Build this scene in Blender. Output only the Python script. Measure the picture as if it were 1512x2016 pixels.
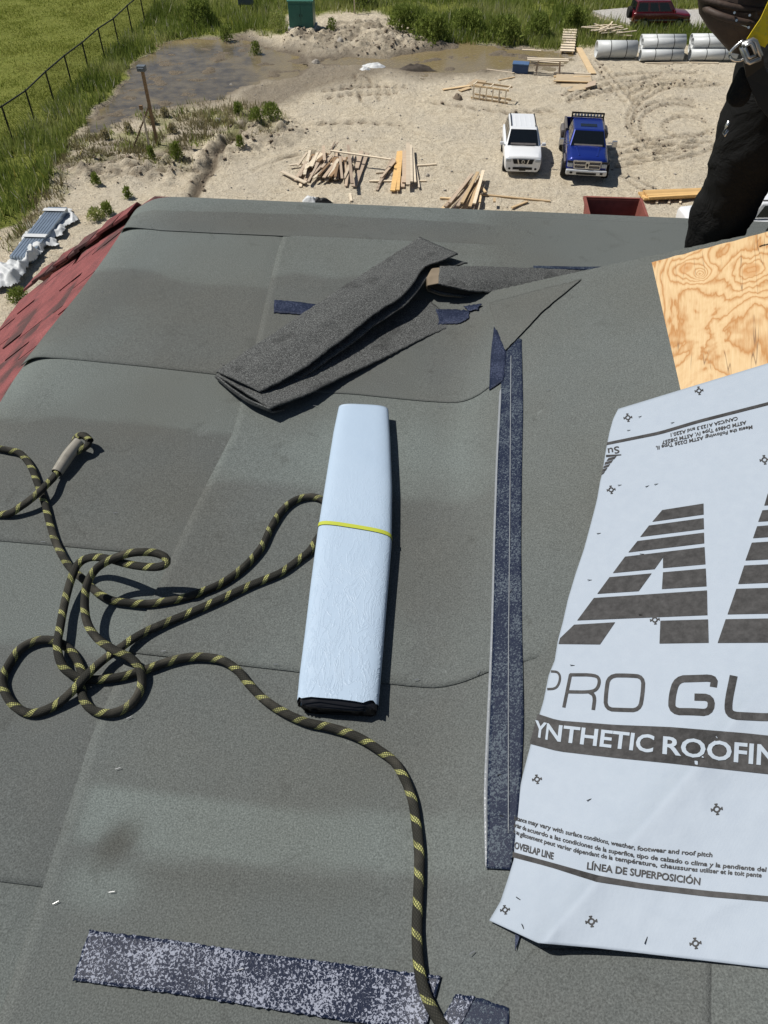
import bpy, bmesh, math, random
import numpy as np
from mathutils import Vector, Matrix, noise as mnoise
random.seed(7); rng = np.random.default_rng(7)
R_ = math.radians
scene = bpy.context.scene
for o in list(bpy.data.objects): bpy.data.objects.remove(o)
COL = scene.collection
# ------------------------------------------------------------ camera
CAMZ, ROOFZ, PITCH, YAW, FPX = 16.0, 14.6, R_(46), math.atan(0.097), 1514.0
cam = bpy.data.cameras.new('camera'); camo = bpy.data.objects.new('camera', cam); COL.objects.link(camo)
cam.sensor_fit = 'VERTICAL'; cam.sensor_height = 24; cam.lens = 24*FPX/2016
cam.clip_start = 0.05; cam.clip_end = 4000
camo.location = (0, 0, CAMZ); camo.rotation_euler = (math.pi/2-PITCH, 0, YAW)
scene.camera = camo
# ------------------------------------------------------------ world, sun, exposure
SUNV = Vector((-0.64, 0.13, 1.0)).normalized()
w = bpy.data.worlds.new('World'); scene.world = w; w.use_nodes = True
nt = w.node_tree; sky = nt.nodes.new('ShaderNodeTexSky'); sky.sky_type = 'NISHITA'; sky.sun_disc = False
sky.sun_elevation = math.asin(SUNV.z); sky.sun_rotation = math.atan2(SUNV.x, SUNV.y)
sky.air_density = 1.0; sky.dust_density = 0.6
bg = nt.nodes['Background']; nt.links.new(sky.outputs[0], bg.inputs[0]); bg.inputs[1].default_value = 0.055
sl = bpy.data.lights.new('sun', 'SUN'); sl.energy = 5.0; sl.angle = R_(0.5); sl.color = (1, .965, .90)
so = bpy.data.objects.new('sun', sl); COL.objects.link(so); so.rotation_euler = SUNV.to_track_quat('Z', 'Y').to_euler()
so.location = (0, 0, 60)
vs = scene.view_settings; vs.view_transform = 'Standard'; vs.look = 'None'; vs.gamma = 1; vs.exposure = 0.0
vs.use_curve_mapping = False
scene.render.engine = 'CYCLES'
# ------------------------------------------------------------ helpers
cy, sy_ = math.cos(YAW), math.sin(YAW); cp, sp = math.cos(PITCH), math.sin(PITCH)
def ray(px, py):
    x = (np.asarray(px, float)-756)/FPX; y = (1008-np.asarray(py, float))/FPX
    Y = cp+y*sp; Z = -sp+y*cp
    return x*cy-Y*sy_, x*sy_+Y*cy, Z
def proj(X, Y, Z):
    x = X*cy+Y*sy_; yh = -X*sy_+Y*cy; z = Z-CAMZ
    d = yh*cp-z*sp; u = yh*sp+z*cp
    return 756+FPX*x/d, 1008-FPX*u/d
def G(px, py, h=0.0):
    dx, dy, dz = ray(px, py); t = (h-CAMZ)/dz
    return Vector((float(dx*t), float(dy*t), float(h)))
U0, UV, V1 = -1.27, 0.035, 3.08
def sp_(x, s): return s*np.logaddexp(0, x/s)
def F(u, v):
    """height of the roof surface (above the level part)"""
    u = np.asarray(u, float); v = np.asarray(v, float)
    f = 0.5*sp_(u-UV, .035)
    vr = 2.26-.33*(u-.394)
    b = np.maximum(0, 0.5*sp_(u-UV, .035)-(v-vr)*1.0)
    f = np.where(v > vr, b, f)
    return f-.714*sp_(U0-u, .035)-1.1*sp_(v-V1, .012)
def RS(px, py, h=0.0):
    dx, dy, dz = ray(px, py); t = np.full(np.shape(dx), 2.0) if np.shape(dx) else 2.0
    for _ in range(60):
        f = 0.5*sp_(dx*t-UV, .035)-.714*sp_(U0-dx*t, .035)
        t = .5*t+.5*(ROOFZ+f+h-CAMZ)/dz
    return np.stack([dx*t, dy*t, CAMZ+dz*t], -1)
def R1(px, py, h=0.0): return Vector([float(a) for a in RS(px, py, h)])
def RM(px, py, h=0.0):      # level part only
    dx, dy, dz = ray(px, py); t = (ROOFZ+h-CAMZ)/dz
    return Vector((float(dx*t), float(dy*t), ROOFZ+h))
# value noise
def vnoise(x, y, seed=0):
    xi = np.floor(x).astype(np.int64); yi = np.floor(y).astype(np.int64)
    xf = x-xi; yf = y-yi; xf = xf*xf*(3-2*xf); yf = yf*yf*(3-2*yf)
    def h(a, b):
        n = (a*374761393+b*668265263+seed*1442695041) & 0xffffffff
        n = ((n ^ (n >> 13))*1274126177) & 0xffffffff
        return ((n ^ (n >> 16)) & 0xffff)/65535.0
    return (h(xi, yi)*(1-xf)+h(xi+1, yi)*xf)*(1-yf)+(h(xi, yi+1)*(1-xf)+h(xi+1, yi+1)*xf)*yf
def fbm(x, y, o=4, seed=0):
    r = 0; a = .5
    for k in range(o):
        r = r+a*vnoise(x*2**k, y*2**k, seed+k*17); a *= .5
    return r/(1-.5**o)
def inpoly(px, py, poly, soft=0):
    """signed softness mask of a polygon, numpy"""
    P = np.array(poly, float); n = len(P); ins = np.zeros(px.shape, bool); dmin = np.full(px.shape, 1e9)
    for i in range(n):
        x1, y1 = P[i]; x2, y2 = P[(i+1) % n]
        c = ((y1 > py) != (y2 > py)) & (px < (x2-x1)*(py-y1)/((y2-y1) or 1e-9)+x1); ins ^= c
        L = (x2-x1)**2+(y2-y1)**2; t = np.clip(((px-x1)*(x2-x1)+(py-y1)*(y2-y1))/max(L, 1e-9), 0, 1)
        dmin = np.minimum(dmin, np.hypot(px-x1-t*(x2-x1), py-y1-t*(y2-y1)))
    s = np.where(ins, dmin, -dmin)
    return s if soft == 0 else np.clip(.5+s/soft, 0, 1)
def polydist(px, py, pts):
    dmin = np.full(px.shape, 1e9); P = np.array(pts, float)
    for i in range(len(P)-1):
        x1, y1 = P[i]; x2, y2 = P[i+1]
        L = (x2-x1)**2+(y2-y1)**2; t = np.clip(((px-x1)*(x2-x1)+(py-y1)*(y2-y1))/max(L, 1e-9), 0, 1)
        dmin = np.minimum(dmin, np.hypot(px-x1-t*(x2-x1), py-y1-t*(y2-y1)))
    return dmin
# objects
def tag(o, label=None, cat=None, group=None, kind=None):
    if label: o['label'] = label
    if cat: o['category'] = cat
    if group: o['group'] = group
    if kind: o['kind'] = kind
    return o
def thing(name, label, cat, loc=(0, 0, 0), rz=0.0, group=None):
    o = bpy.data.objects.new(name, None); COL.objects.link(o); o.location = loc; o.rotation_euler = (0, 0, rz)
    o.empty_display_size = .2
    return tag(o, label, cat, group)
def mesh(name, verts, faces, mat=None, parent=None, smooth=False, loc=None, uvs=None):
    me = bpy.data.meshes.new(name)
    if isinstance(verts, np.ndarray): verts = verts.tolist()
    if isinstance(faces, np.ndarray): faces = faces.tolist()
    me.from_pydata([tuple(v) for v in verts], [], faces); me.update()
    if mat: me.materials.append(mat)
    if smooth: me.polygons.foreach_set('use_smooth', [True]*len(me.polygons))
    o = bpy.data.objects.new(name, me); COL.objects.link(o)
    if parent: o.parent = parent
    if loc is not None: o.location = loc
    return o
def fast_mesh(name, V, Fc, mat=None, smooth=False):
    """V (n,3), Fc (m,k) numpy"""
    me = bpy.data.meshes.new(name); n, k = Fc.shape
    me.vertices.add(len(V)); me.vertices.foreach_set('co', V.astype(np.float32).ravel())
    me.loops.add(n*k); me.loops.foreach_set('vertex_index', Fc.astype(np.int32).ravel())
    me.polygons.add(n); me.polygons.foreach_set('loop_start', np.arange(0, n*k, k, dtype=np.int32))
    me.polygons.foreach_set('loop_total', np.full(n, k, np.int32))
    if smooth: me.polygons.foreach_set('use_smooth', np.ones(n, bool))
    me.update(calc_edges=True)
    if mat: me.materials.append(mat)
    o = bpy.data.objects.new(name, me); COL.objects.link(o); return o
def grid_faces(nu, nv):
    i, j = np.meshgrid(np.arange(nu-1), np.arange(nv-1), indexing='ij')
    a = (i*nv+j).ravel(); return np.stack([a, a+nv, a+nv+1, a+1], -1)
def fattr(o, name, arr):
    a = o.data.attributes.new(name, 'FLOAT', 'POINT'); a.data.foreach_set('value', np.asarray(arr, np.float32).ravel())
def box_vf(sx, sy, sz, c=(0, 0, 0), rot=None):
    vs = [Vector((x*sx/2, y*sy/2, z*sz/2)) for x in (-1, 1) for y in (-1, 1) for z in (-1, 1)]
    if rot is not None: vs = [rot @ v for v in vs]
    return [v+Vector(c) for v in vs], [(0, 1, 3, 2), (4, 6, 7, 5), (0, 4, 5, 1), (2, 3, 7, 6), (0, 2, 6, 4), (1, 5, 7, 3)]
class MB:
    def __init__(s): s.v = []; s.f = []
    def add(s, v, f):
        n = len(s.v); s.v += [tuple(a) for a in v]; s.f += [tuple(i+n for i in q) for q in f]; return s
    def box(s, sx, sy, sz, c=(0, 0, 0), rot=None): return s.add(*box_vf(sx, sy, sz, c, rot))
    def cyl(s, a, b, r, n=10, r2=None, cap=True):
        a = Vector(a); b = Vector(b); d = (b-a).normalized(); q = d.to_track_quat('Z', 'Y'); r2 = r if r2 is None else r2
        v = [a+q @ Vector((r*math.cos(t*2*math.pi/n), r*math.sin(t*2*math.pi/n), 0)) for t in range(n)]
        v += [b+q @ Vector((r2*math.cos(t*2*math.pi/n), r2*math.sin(t*2*math.pi/n), 0)) for t in range(n)]
        f = [(i, (i+1) % n, n+(i+1) % n, n+i) for i in range(n)]
        if cap: f += [tuple(range(n-1, -1, -1)), tuple(range(n, 2*n))]
        return s.add(v, f)
    def tube(s, pts, r, n=6):
        m = len(pts); P = [Vector(p) for p in pts]; v = []
        for i, p in enumerate(P):
            d = (P[min(i+1, m-1)]-P[max(i-1, 0)]).normalized(); q = d.to_track_quat('Z', 'Y')
            v += [p+q @ Vector((r*math.cos(t*2*math.pi/n), r*math.sin(t*2*math.pi/n), 0)) for t in range(n)]
        f = [(i*n+k, i*n+(k+1) % n, (i+1)*n+(k+1) % n, (i+1)*n+k) for i in range(m-1) for k in range(n)]
        f += [tuple(range(n-1, -1, -1)), tuple(range((m-1)*n, m*n))]
        return s.add(v, f)
    def panel(s, c4, th):
        c = [Vector(a) for a in c4]; n = (c[1]-c[0]).cross(c[-1]-c[0]).normalized()*th; k = len(c)
        return s.add([a for a in c]+[a+n for a in c], [tuple(range(k-1, -1, -1)), tuple(range(k, 2*k))]+[(i, (i+1) % k, k+(i+1) % k, k+i) for i in range(k)])
    def build(s, name, mat=None, parent=None, smooth=False, bevel=0, loc=None):
        o = mesh(name, s.v, s.f, mat, parent, smooth, loc)
        if bevel:
            m = o.modifiers.new('bevel', 'BEVEL'); m.width = bevel; m.segments = 2; m.limit_method = 'ANGLE'
        return o
def box_between(a, b, wd, th, up=(0, 0, 1)):
    a = Vector(a); b = Vector(b); d = b-a; L = d.length; x = d.normalized(); z = Vector(up); y = z.cross(x).normalized(); z = x.cross(y)
    rot = Matrix((x, y, z)).transposed(); return box_vf(L, wd, th, (a+b)/2, rot)
# materials
MATS = {}
class NT:
    def __init__(s, name, rough=.7, spec=.3, metal=0.0):
        s.m = bpy.data.materials.new(name); s.m.use_nodes = True; s.t = s.m.node_tree; s.b = s.t.nodes['Principled BSDF']
        s.b.inputs['Roughness'].default_value = rough; s.b.inputs['Specular IOR Level'].default_value = spec
        s.b.inputs['Metallic'].default_value = metal; MATS[name] = s.m
        s.co = s.t.nodes.new('ShaderNodeTexCoord').outputs['Object']
    def n(s, ty, **k):
        nd = s.t.nodes.new('ShaderNode'+ty)
        for a, b in k.items():
            if a.startswith('i_'):
                key = a[2:]; inp = nd.inputs[int(key)] if key.isdigit() else nd.inputs[key.replace('_', ' ')]
                if isinstance(b, bpy.types.NodeSocket): s.t.links.new(b, inp)
                else: inp.default_value = b
            else: setattr(nd, a, b)
        return nd
    def link(s, a, b): s.t.links.new(a, b)
    def map(s, scale=(1, 1, 1), rot=(0, 0, 0), loc=(0, 0, 0), co=None):
        return s.n('Mapping', i_Vector=co or s.co, i_Scale=scale, i_Rotation=rot, i_Location=loc).outputs[0]
    def noise(s, sc, det=3, rough=.5, co=None, dist=0.0):
        return s.n('TexNoise', i_Vector=co or s.co, i_Scale=sc, i_Detail=det, i_Roughness=rough, i_Distortion=dist).outputs[0]
    def ramp(s, f, stops, interp='LINEAR'):
        r = s.n('ValToRGB', i_Fac=f); e = r.color_ramp.elements; r.color_ramp.interpolation = interp
        while len(e) < len(stops): e.new(.5)
        for a, (p, c) in zip(e, stops):
            a.position = p; a.color = (*c, 1) if hasattr(c, '__len__') else (c, c, c, 1)
        return r.outputs[0]
    def mix(s, f, a, b, ty='MIX'):
        m = s.n('Mix', data_type='RGBA', blend_type=ty)
        for i, x in ((0, f), (6, a), (7, b)):
            if isinstance(x, bpy.types.NodeSocket): s.t.links.new(x, m.inputs[i])
            elif i == 0: m.inputs[0].default_value = x
            else: m.inputs[i].default_value = (*x, 1) if len(x) == 3 else x
        return m.outputs[2]
    def math(s, op, a, b=0.0, c=0.0):
        m = s.n('Math', operation=op)
        for i, x in enumerate((a, b, c)):
            if isinstance(x, bpy.types.NodeSocket): s.t.links.new(x, m.inputs[i])
            else: m.inputs[i].default_value = x
        return m.outputs[0]
    def attr(s, name): return s.n('Attribute', attribute_name=name).outputs['Fac']
    def color(s, c):
        if isinstance(c, bpy.types.NodeSocket): s.link(c, s.b.inputs['Base Color'])
        else: s.b.inputs['Base Color'].default_value = (*c, 1)
        return s
    def bump(s, h, st=.3, d=.01):
        b = s.n('Bump', i_Height=h, i_Strength=st, i_Distance=d); s.link(b.outputs[0], s.b.inputs['Normal']); return s
    def set(s, k, v):
        if isinstance(v, bpy.types.NodeSocket): s.link(v, s.b.inputs[k])
        else: s.b.inputs[k].default_value = v
        return s
def simple(name, c, rough=.6, spec=.3, metal=0., var=.25, sc=8, bump=0, bd=.005):
    m = NT(name, rough, spec, metal); n = m.noise(sc, 4)
    m.color(m.mix(n, tuple(x*(1-var) for x in c), tuple(min(1, x*(1+var)) for x in c)))
    if bump: m.bump(m.noise(sc*3, 4), bump, bd)
    return m.m
# ------------------------------------------------------------ materials
def felt_mat(name, base, grain=1.0):
    m = NT(name, .93, .12)
    g = m.noise(330, 2, .7); g2 = m.noise(900, 1)
    big = m.noise(2.2, 4, .55); mid = m.noise(9, 4, .6)
    dust = m.attr('dust')
    c = m.mix(m.ramp(big, [(.3, 0), (.7, 1)]), tuple(x*.93 for x in base), tuple(x*1.07 for x in base))
    c = m.mix(m.math('MULTIPLY', m.ramp(mid, [(.45, 0), (.8, 1)]), .16), c, (base[0]*1.35, base[1]*1.2, base[2]*1.1))
    c = m.mix(dust, c, (base[0]*1.48, base[1]*1.57, base[2]*1.55))
    c = m.mix(m.math('MULTIPLY', m.attr('stain'), .55), c, (base[0]*.52, base[1]*.47, base[2]*.40))
    c = m.mix(m.ramp(m.noise(1.1, 3, .6, m.map(loc=(5, 2, 0))), [(.42, 0), (.62, .7)]), c, m.mix(.5, c, (base[0]*.98, base[1]*.88, base[2]*.76)))
    sc = m.ramp(m.noise(13, 6, .65, m.map((1, .6, 1), (0, 0, .7)), 2.2), [(.63, 0), (.70, 1)]); gt = m.ramp(m.noise(2.6, 2, .5, m.map(loc=(1, 7, 0))), [(.50, 0), (.60, 1)])
    c = m.mix(m.math('MULTIPLY', m.math('MULTIPLY', sc, gt), .38), c, (base[0]*1.9, base[1]*1.9, base[2]*1.9))
    dk = m.ramp(m.noise(8, 5, .65, m.map(loc=(9, 1, 0)), 1.0), [(.60, 0), (.70, 1)]); c = m.mix(m.math('MULTIPLY', dk, .28), c, (base[0]*.45, base[1]*.43, base[2]*.4))
    sp1 = m.ramp(g, [(.28, .50), (.5, 1.0), (.72, 1.6)]); c = m.mix(.75*grain, c, sp1, 'MULTIPLY')
    sp2 = m.ramp(g2, [(.68, 0), (.80, 1)]); c = m.mix(m.math('MULTIPLY', sp2, .35), c, (.32, .34, .33))
    m.color(c).bump(m.math('ADD', g, m.math('MULTIPLY', g2, .5)), .5, .003)
    return m.m
M_felt = felt_mat('grey_felt', (.100, .107, .103))
M_felt2 = felt_mat('dark_granule_felt', (.062, .062, .058), 1.15)
def offcut_mat():
    m = NT('offcut_felt', .9, .2); g = m.noise(260, 2, .8); g2 = m.noise(700, 1)
    c = m.ramp(g, [(.3, (.020, .021, .021)), (.5, (.055, .057, .056)), (.66, (.15, .155, .15))])
    c = m.mix(m.ramp(g2, [(.62, 0), (.72, 1)]), c, (.33, .33, .32))
    st = m.ramp(m.noise(9, 3, .5, m.map((1, 1, 1))), [(.62, 0), (.67, 1)])
    m.color(m.mix(m.math('MULTIPLY', st, .35), c, (.012, .012, .012))).bump(g, .6, .004); return m.m
M_off = offcut_mat()
M_kraft = simple('kraft_back', (.20, .16, .115), .85, .1, var=.2, sc=30)
M_black = simple('black_film', (.008, .008, .01), .45, .4, var=.4, sc=60)
def tape_mat(name, fleck=.5, glare=.0, bri=(.42, .43, .47), lo=.5, hi=.62, sheen=.35):
    m = NT(name, sheen, .14); cr = m.map((1, 1, 1))
    n1 = m.noise(240, 2, .7, cr, .8); n2 = m.noise(14, 3, .5)
    th = m.math('ADD', n1, m.math('MULTIPLY', m.math('SUBTRACT', n2, .5), .35))
    f = m.ramp(th, [(lo, 0), (hi, 1)])
    m.color(m.mix(m.math('MULTIPLY', f, fleck), (.009, .014, .033), bri))
    m.set('Roughness', m.ramp(n1, [(.3, sheen), (.7, sheen+.25)])); m.bump(n1, .22, .003)
    return m.m
M_tape = tape_mat('flashing_tape', .9, bri=(.085, .105, .125), lo=.52, hi=.60, sheen=.42)
M_tapeshiny = tape_mat('shiny_flashing_tape', .8, bri=(.33, .35, .42), lo=.535, hi=.57, sheen=.32)
M_tapeblue = tape_mat('navy_flashing_tape', .35, bri=(.12, .14, .22), lo=.5, hi=.62, sheen=.5)
M_film = simple('clear_film_edge', (.23, .245, .26), .3, .5, var=.2, sc=60, bump=.3)
def paper():
    m = NT('white_woven_sheet', .62, .22)
    ws = m.map((1, 1, 1)); n = m.noise(45, 4, .6); w1 = m.n('TexWave', i_Vector=ws, i_Scale=190.0, i_Distortion=1.0).outputs[0]
    big = m.noise(6, 3)
    c = m.mix(n, (.315, .36, .42), (.365, .41, .465)); c = m.mix(m.math('MULTIPLY', big, .15), c, (.27, .315, .375))
    m.color(c).bump(m.math('ADD', m.math('MULTIPLY', w1, .18), m.noise(120, 3, .6)), .22, .002); return m.m
M_paper = paper()
def ink(name, a, b, amt):
    m = NT(name, .6, .25); n = m.noise(70, 4, .7)
    m.color(m.mix(m.ramp(n, [(.35, 0), (.75, 1)]), a, b)).bump(n, .2, .001); return m.m
M_ink = ink('dark_grey_ink', (.026, .025, .025), (.062, .060, .060), 1)
M_white = ink('white_lettering', (.33, .375, .43), (.37, .42, .47), 1)
def rollm():
    m = NT('white_plastic_wrap', .48, .35)
    n = m.noise(38, 4, .6, m.map((1, .32, 1)), 1.5); rid = m.math('ABSOLUTE', m.math('SUBTRACT', n, .5)); rid = m.ramp(rid, [(.0, 1), (.05, 0)])
    at = m.attr('wrinkle')
    big = m.noise(7, 3)
    m.color(m.mix(big, (.34, .43, .54), (.39, .48, .58)))
    m.bump(m.math('ADD', m.math('MULTIPLY', rid, at), m.math('MULTIPLY', m.noise(26, 3), .8)), .30, .004); return m.m
M_roll = rollm()
M_strap = simple('yellow_strap', (.42, .46, .05), .5, .3, var=.15)
def plyw():
    m = NT('plywood_face', .62, .25)
    co = m.map((1, 1, 1))
    # knots (object space of the panel: x,y in metres)
    knots = [(.096, -.075, .040), (.262, -.165, .046), (.335, .01, .030), (.135, -.125, .020), (.44, -.27, .03), (.2, .09, .05), (.36, -.24, .018), (.6, -.1, .05), (.75, -.35, .04)]
    base = m.noise(4.2, 4, .55, m.map((1.0, .42, 1)), .9)
    v = m.math('MULTIPLY', base, 9.0)
    for kx, ky, kr in knots:
        d = m.n('VectorMath', operation='DISTANCE', i_0=m.map((1, .72, 1), co=co)); d.inputs[1].default_value = (kx, ky*.72, 0)
        e = m.math('EXPONENT', m.math('MULTIPLY', m.math('POWER', m.math('DIVIDE', d.outputs['Value'], kr*1.3), 1.3), -1.0))
        v = m.math('ADD', v, m.math('MULTIPLY', e, 5.5))
    v = m.math('ADD', v, m.math('MULTIPLY', m.noise(95, 3, .7, m.map((1, .10, 1))), .60))
    fr = m.math('FRACT', v)
    fib = m.noise(210, 3, .6, m.map((1, .05, 1)))
    light = m.mix(fib, (.50, .33, .155), (.66, .50, .30)); dark = m.mix(fib, (.34, .155, .052), (.46, .235, .085))
    band = m.ramp(fr, [(.0, .75), (.10, .25), (.38, .0), (.62, .12), (.80, .55), (.95, 1), (1.0, .8)])
    c = m.mix(band, light, dark)
    for kx, ky, kr in knots[:3]:
        d = m.n('VectorMath', operation='DISTANCE', i_0=m.map((1, .72, 1), co=co)); d.inputs[1].default_value = (kx, ky*.72, 0)
        k = m.ramp(m.math('DIVIDE', d.outputs['Value'], kr*.55), [(.75, 1), (1.0, 0)])
        c = m.mix(m.math('MULTIPLY', k, .6), c, (.45, .22, .08))
    crack = m.ramp(m.noise(30, 2, .5, m.map((1, .05, 1), loc=(3, 0, 0)), .3), [(.485, 0), (.495, 1), (.505, 0)])
    gate = m.ramp(m.noise(5, 2), [(.52, 0), (.60, 1)])
    c = m.mix(m.math('MULTIPLY', m.math('MULTIPLY', crack, gate), .8), c, (.10, .05, .03))
    m.color(c).bump(m.math('ADD', fib, band), .12, .002); return m.m
M_ply = plyw()
def shingle():
    m = NT('red_shingle', .95, .1); r = m.n('ObjectInfo').outputs['Random']
    pn = m.noise(5.5, 3, .5, m.n('TexCoord').outputs['Object']); geo = m.n('NewGeometry').outputs['Position']; pn = m.noise(4.2, 3, .55, geo); r = m.math('ADD', m.math('MULTIPLY', r, .35), m.math('MULTIPLY', m.ramp(pn, [(.33, 0), (.67, 1)]), .65)); c = m.ramp(r, [(0, (.050, .030, .030)), (.28, (.075, .036, .036)), (.42, (.16, .048, .049)), (.62, (.205, .060, .060)), (.8, (.15, .048, .05)), (1, (.23, .07, .07))])
    g = m.noise(300, 2, .8); c = m.mix(.8, c, m.ramp(g, [(.3, .55), (.5, 1.05), (.7, 2.3)]), 'MULTIPLY'); c = m.mix(.14, c, (.22, .15, .145))
    b = m.noise(7, 3); c = m.mix(.5, c, m.ramp(b, [(.3, .75), (.7, 1.25)]), 'MULTIPLY')
    m.color(c).bump(g, .6, .004); return m.m
M_shingle = shingle()
def ropem():
    m = NT('rope_sheath', .85, .15)
    uv = m.n('UVMap').outputs[0]; s = m.n('SeparateXYZ', i_0=uv); L, A = s.outputs[0], s.outputs[1]  # metres along, 0..1 around
    ph = m.math('FRACT', m.math('ADD', m.math('DIVIDE', L, .047), m.math('MULTIPLY', A, 1.0)))
    tick = m.math('LESS_THAN', ph, .25)
    ca = m.math('FRACT', m.math('ADD', m.math('MULTIPLY', A, 11.0), m.math('MULTIPLY', L, 150.0)))
    cb = m.math('FRACT', m.math('SUBTRACT', m.math('MULTIPLY', A, 11.0), m.math('MULTIPLY', L, 150.0)))
    cell = m.math('MULTIPLY', m.math('GREATER_THAN', ca, .34), m.math('GREATER_THAN', cb, .34))
    cell = m.math('ADD', m.math('MULTIPLY', cell, .80), .12)
    wear = m.ramp(m.noise(40, 3), [(.35, .35), (.55, 1)])
    f = m.math('MULTIPLY', m.math('MULTIPLY', tick, cell), wear)
    weave = m.math('MULTIPLY', ca, cb)
    dk = m.mix(weave, (.018, .018, .015), (.05, .048, .04)); dk = m.mix(m.ramp(m.noise(18, 4), [(.5, 0), (.75, .5)]), dk, (.11, .10, .08))
    m.color(m.mix(f, dk, (.46, .46, .17))).bump(weave, .6, .0015); return m.m
M_rope = ropem()
M_sleeve = simple('worn_clear_sleeve', (.27, .25, .21), .4, .4, var=.35, sc=60)
# ground
def groundm():
    m = NT('dirt_and_grass', .95, .1)
    ga, mud, dry = m.attr('grassy'), m.attr('mud'), m.attr('track')
    n1 = m.noise(.35, 5, .6); n2 = m.noise(2.6, 5, .65); n3 = m.noise(14, 4, .7)
    sand = m.mix(m.ramp(n2, [(.3, 0), (.7, 1)]), (.52, .435, .31), (.76, .67, .51))
    sand = m.mix(m.ramp(n1, [(.35, 0), (.7, .7)]), sand, (.58, .52, .42))
    sand = m.mix(m.ramp(n3, [(.34, .75), (.50, 0)]), sand, (.21, .165, .115))
    sand = m.mix(m.ramp(m.noise(6, 5, .75), [(.54, 0), (.70, .7)]), sand, (.74, .66, .52))
    sand = m.mix(m.math('MULTIPLY', dry, .85), sand, (.21, .165, .115))
    mudc = m.mix(n3, (.085, .066, .046), (.17, .135, .10))
    c = m.mix(mud, sand, mudc)
    gr = m.mix(m.ramp(n2, [(.3, 0), (.7, 1)]), (.14, .165, .03), (.22, .235, .055))
    gr = m.mix(m.ramp(m.noise(.9, 4, .6), [(.45, 0), (.75, .7)]), gr, (.21, .22, .05))
    c = m.mix(ga, c, gr)
    m.color(c).bump(m.math('ADD', m.math('ADD', n3, m.math('MULTIPLY', n2, 2.0)), m.math('MULTIPLY', m.noise(40, 3), .5)), 1.0, .09)
    return m.m
M_ground = groundm()
M_gravel = simple('gravel', (.42, .40, .37), .95, .1, var=.45, sc=9, bump=.8, bd=.04)
def waterm():
    m = NT('muddy_water', .16, .35); n = m.noise(1.2, 4, .6); at = m.attr('shallow')
    c = m.mix(m.ramp(n, [(.35, 0), (.65, 1)]), (.075, .062, .046), (.15, .122, .08))
    c = m.mix(at, c, (.24, .185, .095)); m.color(c)
    w2 = m.ramp(m.noise(5, 6, .7), [(.5, 0), (.62, 1)])
    m.set('Roughness', m.math('MULTIPLY', w2, .5)); m.bump(m.noise(9, 5, .7), .12, .03); return m.m
M_water = waterm()
def grassm(name, a, b, y):
    m = NT(name, .8, .2); t = m.attr('tint')
    c = m.ramp(t, [(0, a), (.55, b), (.85, y), (.93, y), (.95, (.42, .36, .06)), (.975, (.50, .48, .36)), (1, (.55, .52, .42))])
    m.color(c); tr = m.n('BsdfTranslucent', i_Color=c); mx = m.n('MixShader'); mx.inputs[0].default_value = .35
    m.link(m.b.outputs[0], mx.inputs[1]); m.link(tr.outputs[0], mx.inputs[2]); m.link(mx.outputs[0], m.t.nodes['Material Output'].inputs[0])
    return m.m
M_grass = grassm('tall_grass', (.12, .165, .028), (.25, .30, .07), (.38, .39, .15))
M_lawn = grassm('field_grass', (.20, .235, .035), (.27, .30, .06), (.33, .33, .09))
M_dry = grassm('dry_weeds', (.13, .12, .05), (.28, .24, .13), (.42, .37, .24))
M_stone = simple('pale_stone', (.34, .31, .27), .9, .1, var=.4, sc=9, bump=.5, bd=.03)
M_clod = simple('mud_clod', (.20, .16, .12), .95, .1, var=.4, sc=9, bump=.5, bd=.03)
# woods
def wood(name, c, var=.3):
    m = NT(name, .75, .2); r = m.n('ObjectInfo').outputs['Random']
    a = m.mix(m.noise(14, 4, .6, m.map((.12, 1, 1))), tuple(x*(1-var) for x in c), tuple(min(.9, x*(1+var)) for x in c))
    a = m.mix(.6, a, m.ramp(r, [(0, (.62, .58, .56)), (.5, (1, 1, 1)), (1, (1.25, 1.2, 1.12))]), 'MULTIPLY'); m.color(a); return m.m
M_wood_old = wood('weathered_wood', (.42, .335, .255)); M_wood_new = wood('fresh_lumber', (.60, .45, .27))
M_wood_or = wood('orange_lumber', (.62, .40, .17)); M_wood_pale = wood('pale_lumber', (.64, .55, .42)); M_wood_post = wood('brown_post', (.26, .17, .10))
M_osb = wood('sheathing_board', (.50, .40, .27))
# paints
def paint(name, c, rough=.25, metal=0., coat=.6):
    m = NT(name, rough, .5, metal); n = m.noise(3, 3); m.color(m.mix(n, tuple(x*.93 for x in c), c)); m.set('Coat Weight', coat); m.set('Coat Roughness', .06)
    return m.m
M_wpaint = paint('white_car_paint', (.78, .79, .80)); M_bpaint = paint('blue_car_paint', (.008, .026, .22), .3, .35)
M_rpaint = paint('dark_red_car_paint', (.13, .008, .014), .3, .2); M_spaint = paint('silver_car_paint', (.42, .46, .52), .3, .5)
M_glass = simple('dark_window_glass', (.006, .008, .010), .05, .6, var=.3); M_tyre = simple('tyre_rubber', (.022, .021, .02), .85, .2)
M_rim = simple('alloy_rim', (.38, .37, .36), .35, .5, .6); M_chrome = simple('bright_metal', (.55, .55, .55), .25, .5, .8, var=.15)
M_silver = simple('silver_bumper', (.55, .56, .57), .35, .5, .3, var=.15); M_blk = simple('black_plastic', (.012, .012, .012), .5, .3)
M_lens = simple('lamp_lens', (.42, .45, .48), .12, .6, var=.3, sc=20); M_amber = simple('amber_lens', (.5, .18, .03), .2, .5)
M_fender = simple('grey_brown_metal', (.14, .125, .12), .5, .4, .2)
M_rust = simple('rusty_red_steel', (.20, .065, .05), .75, .25, var=.45, sc=3, bump=.3, bd=.01); M_rustin = simple('rust_inside', (.085, .036, .03), .85, .2, var=.5, sc=3)
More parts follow.
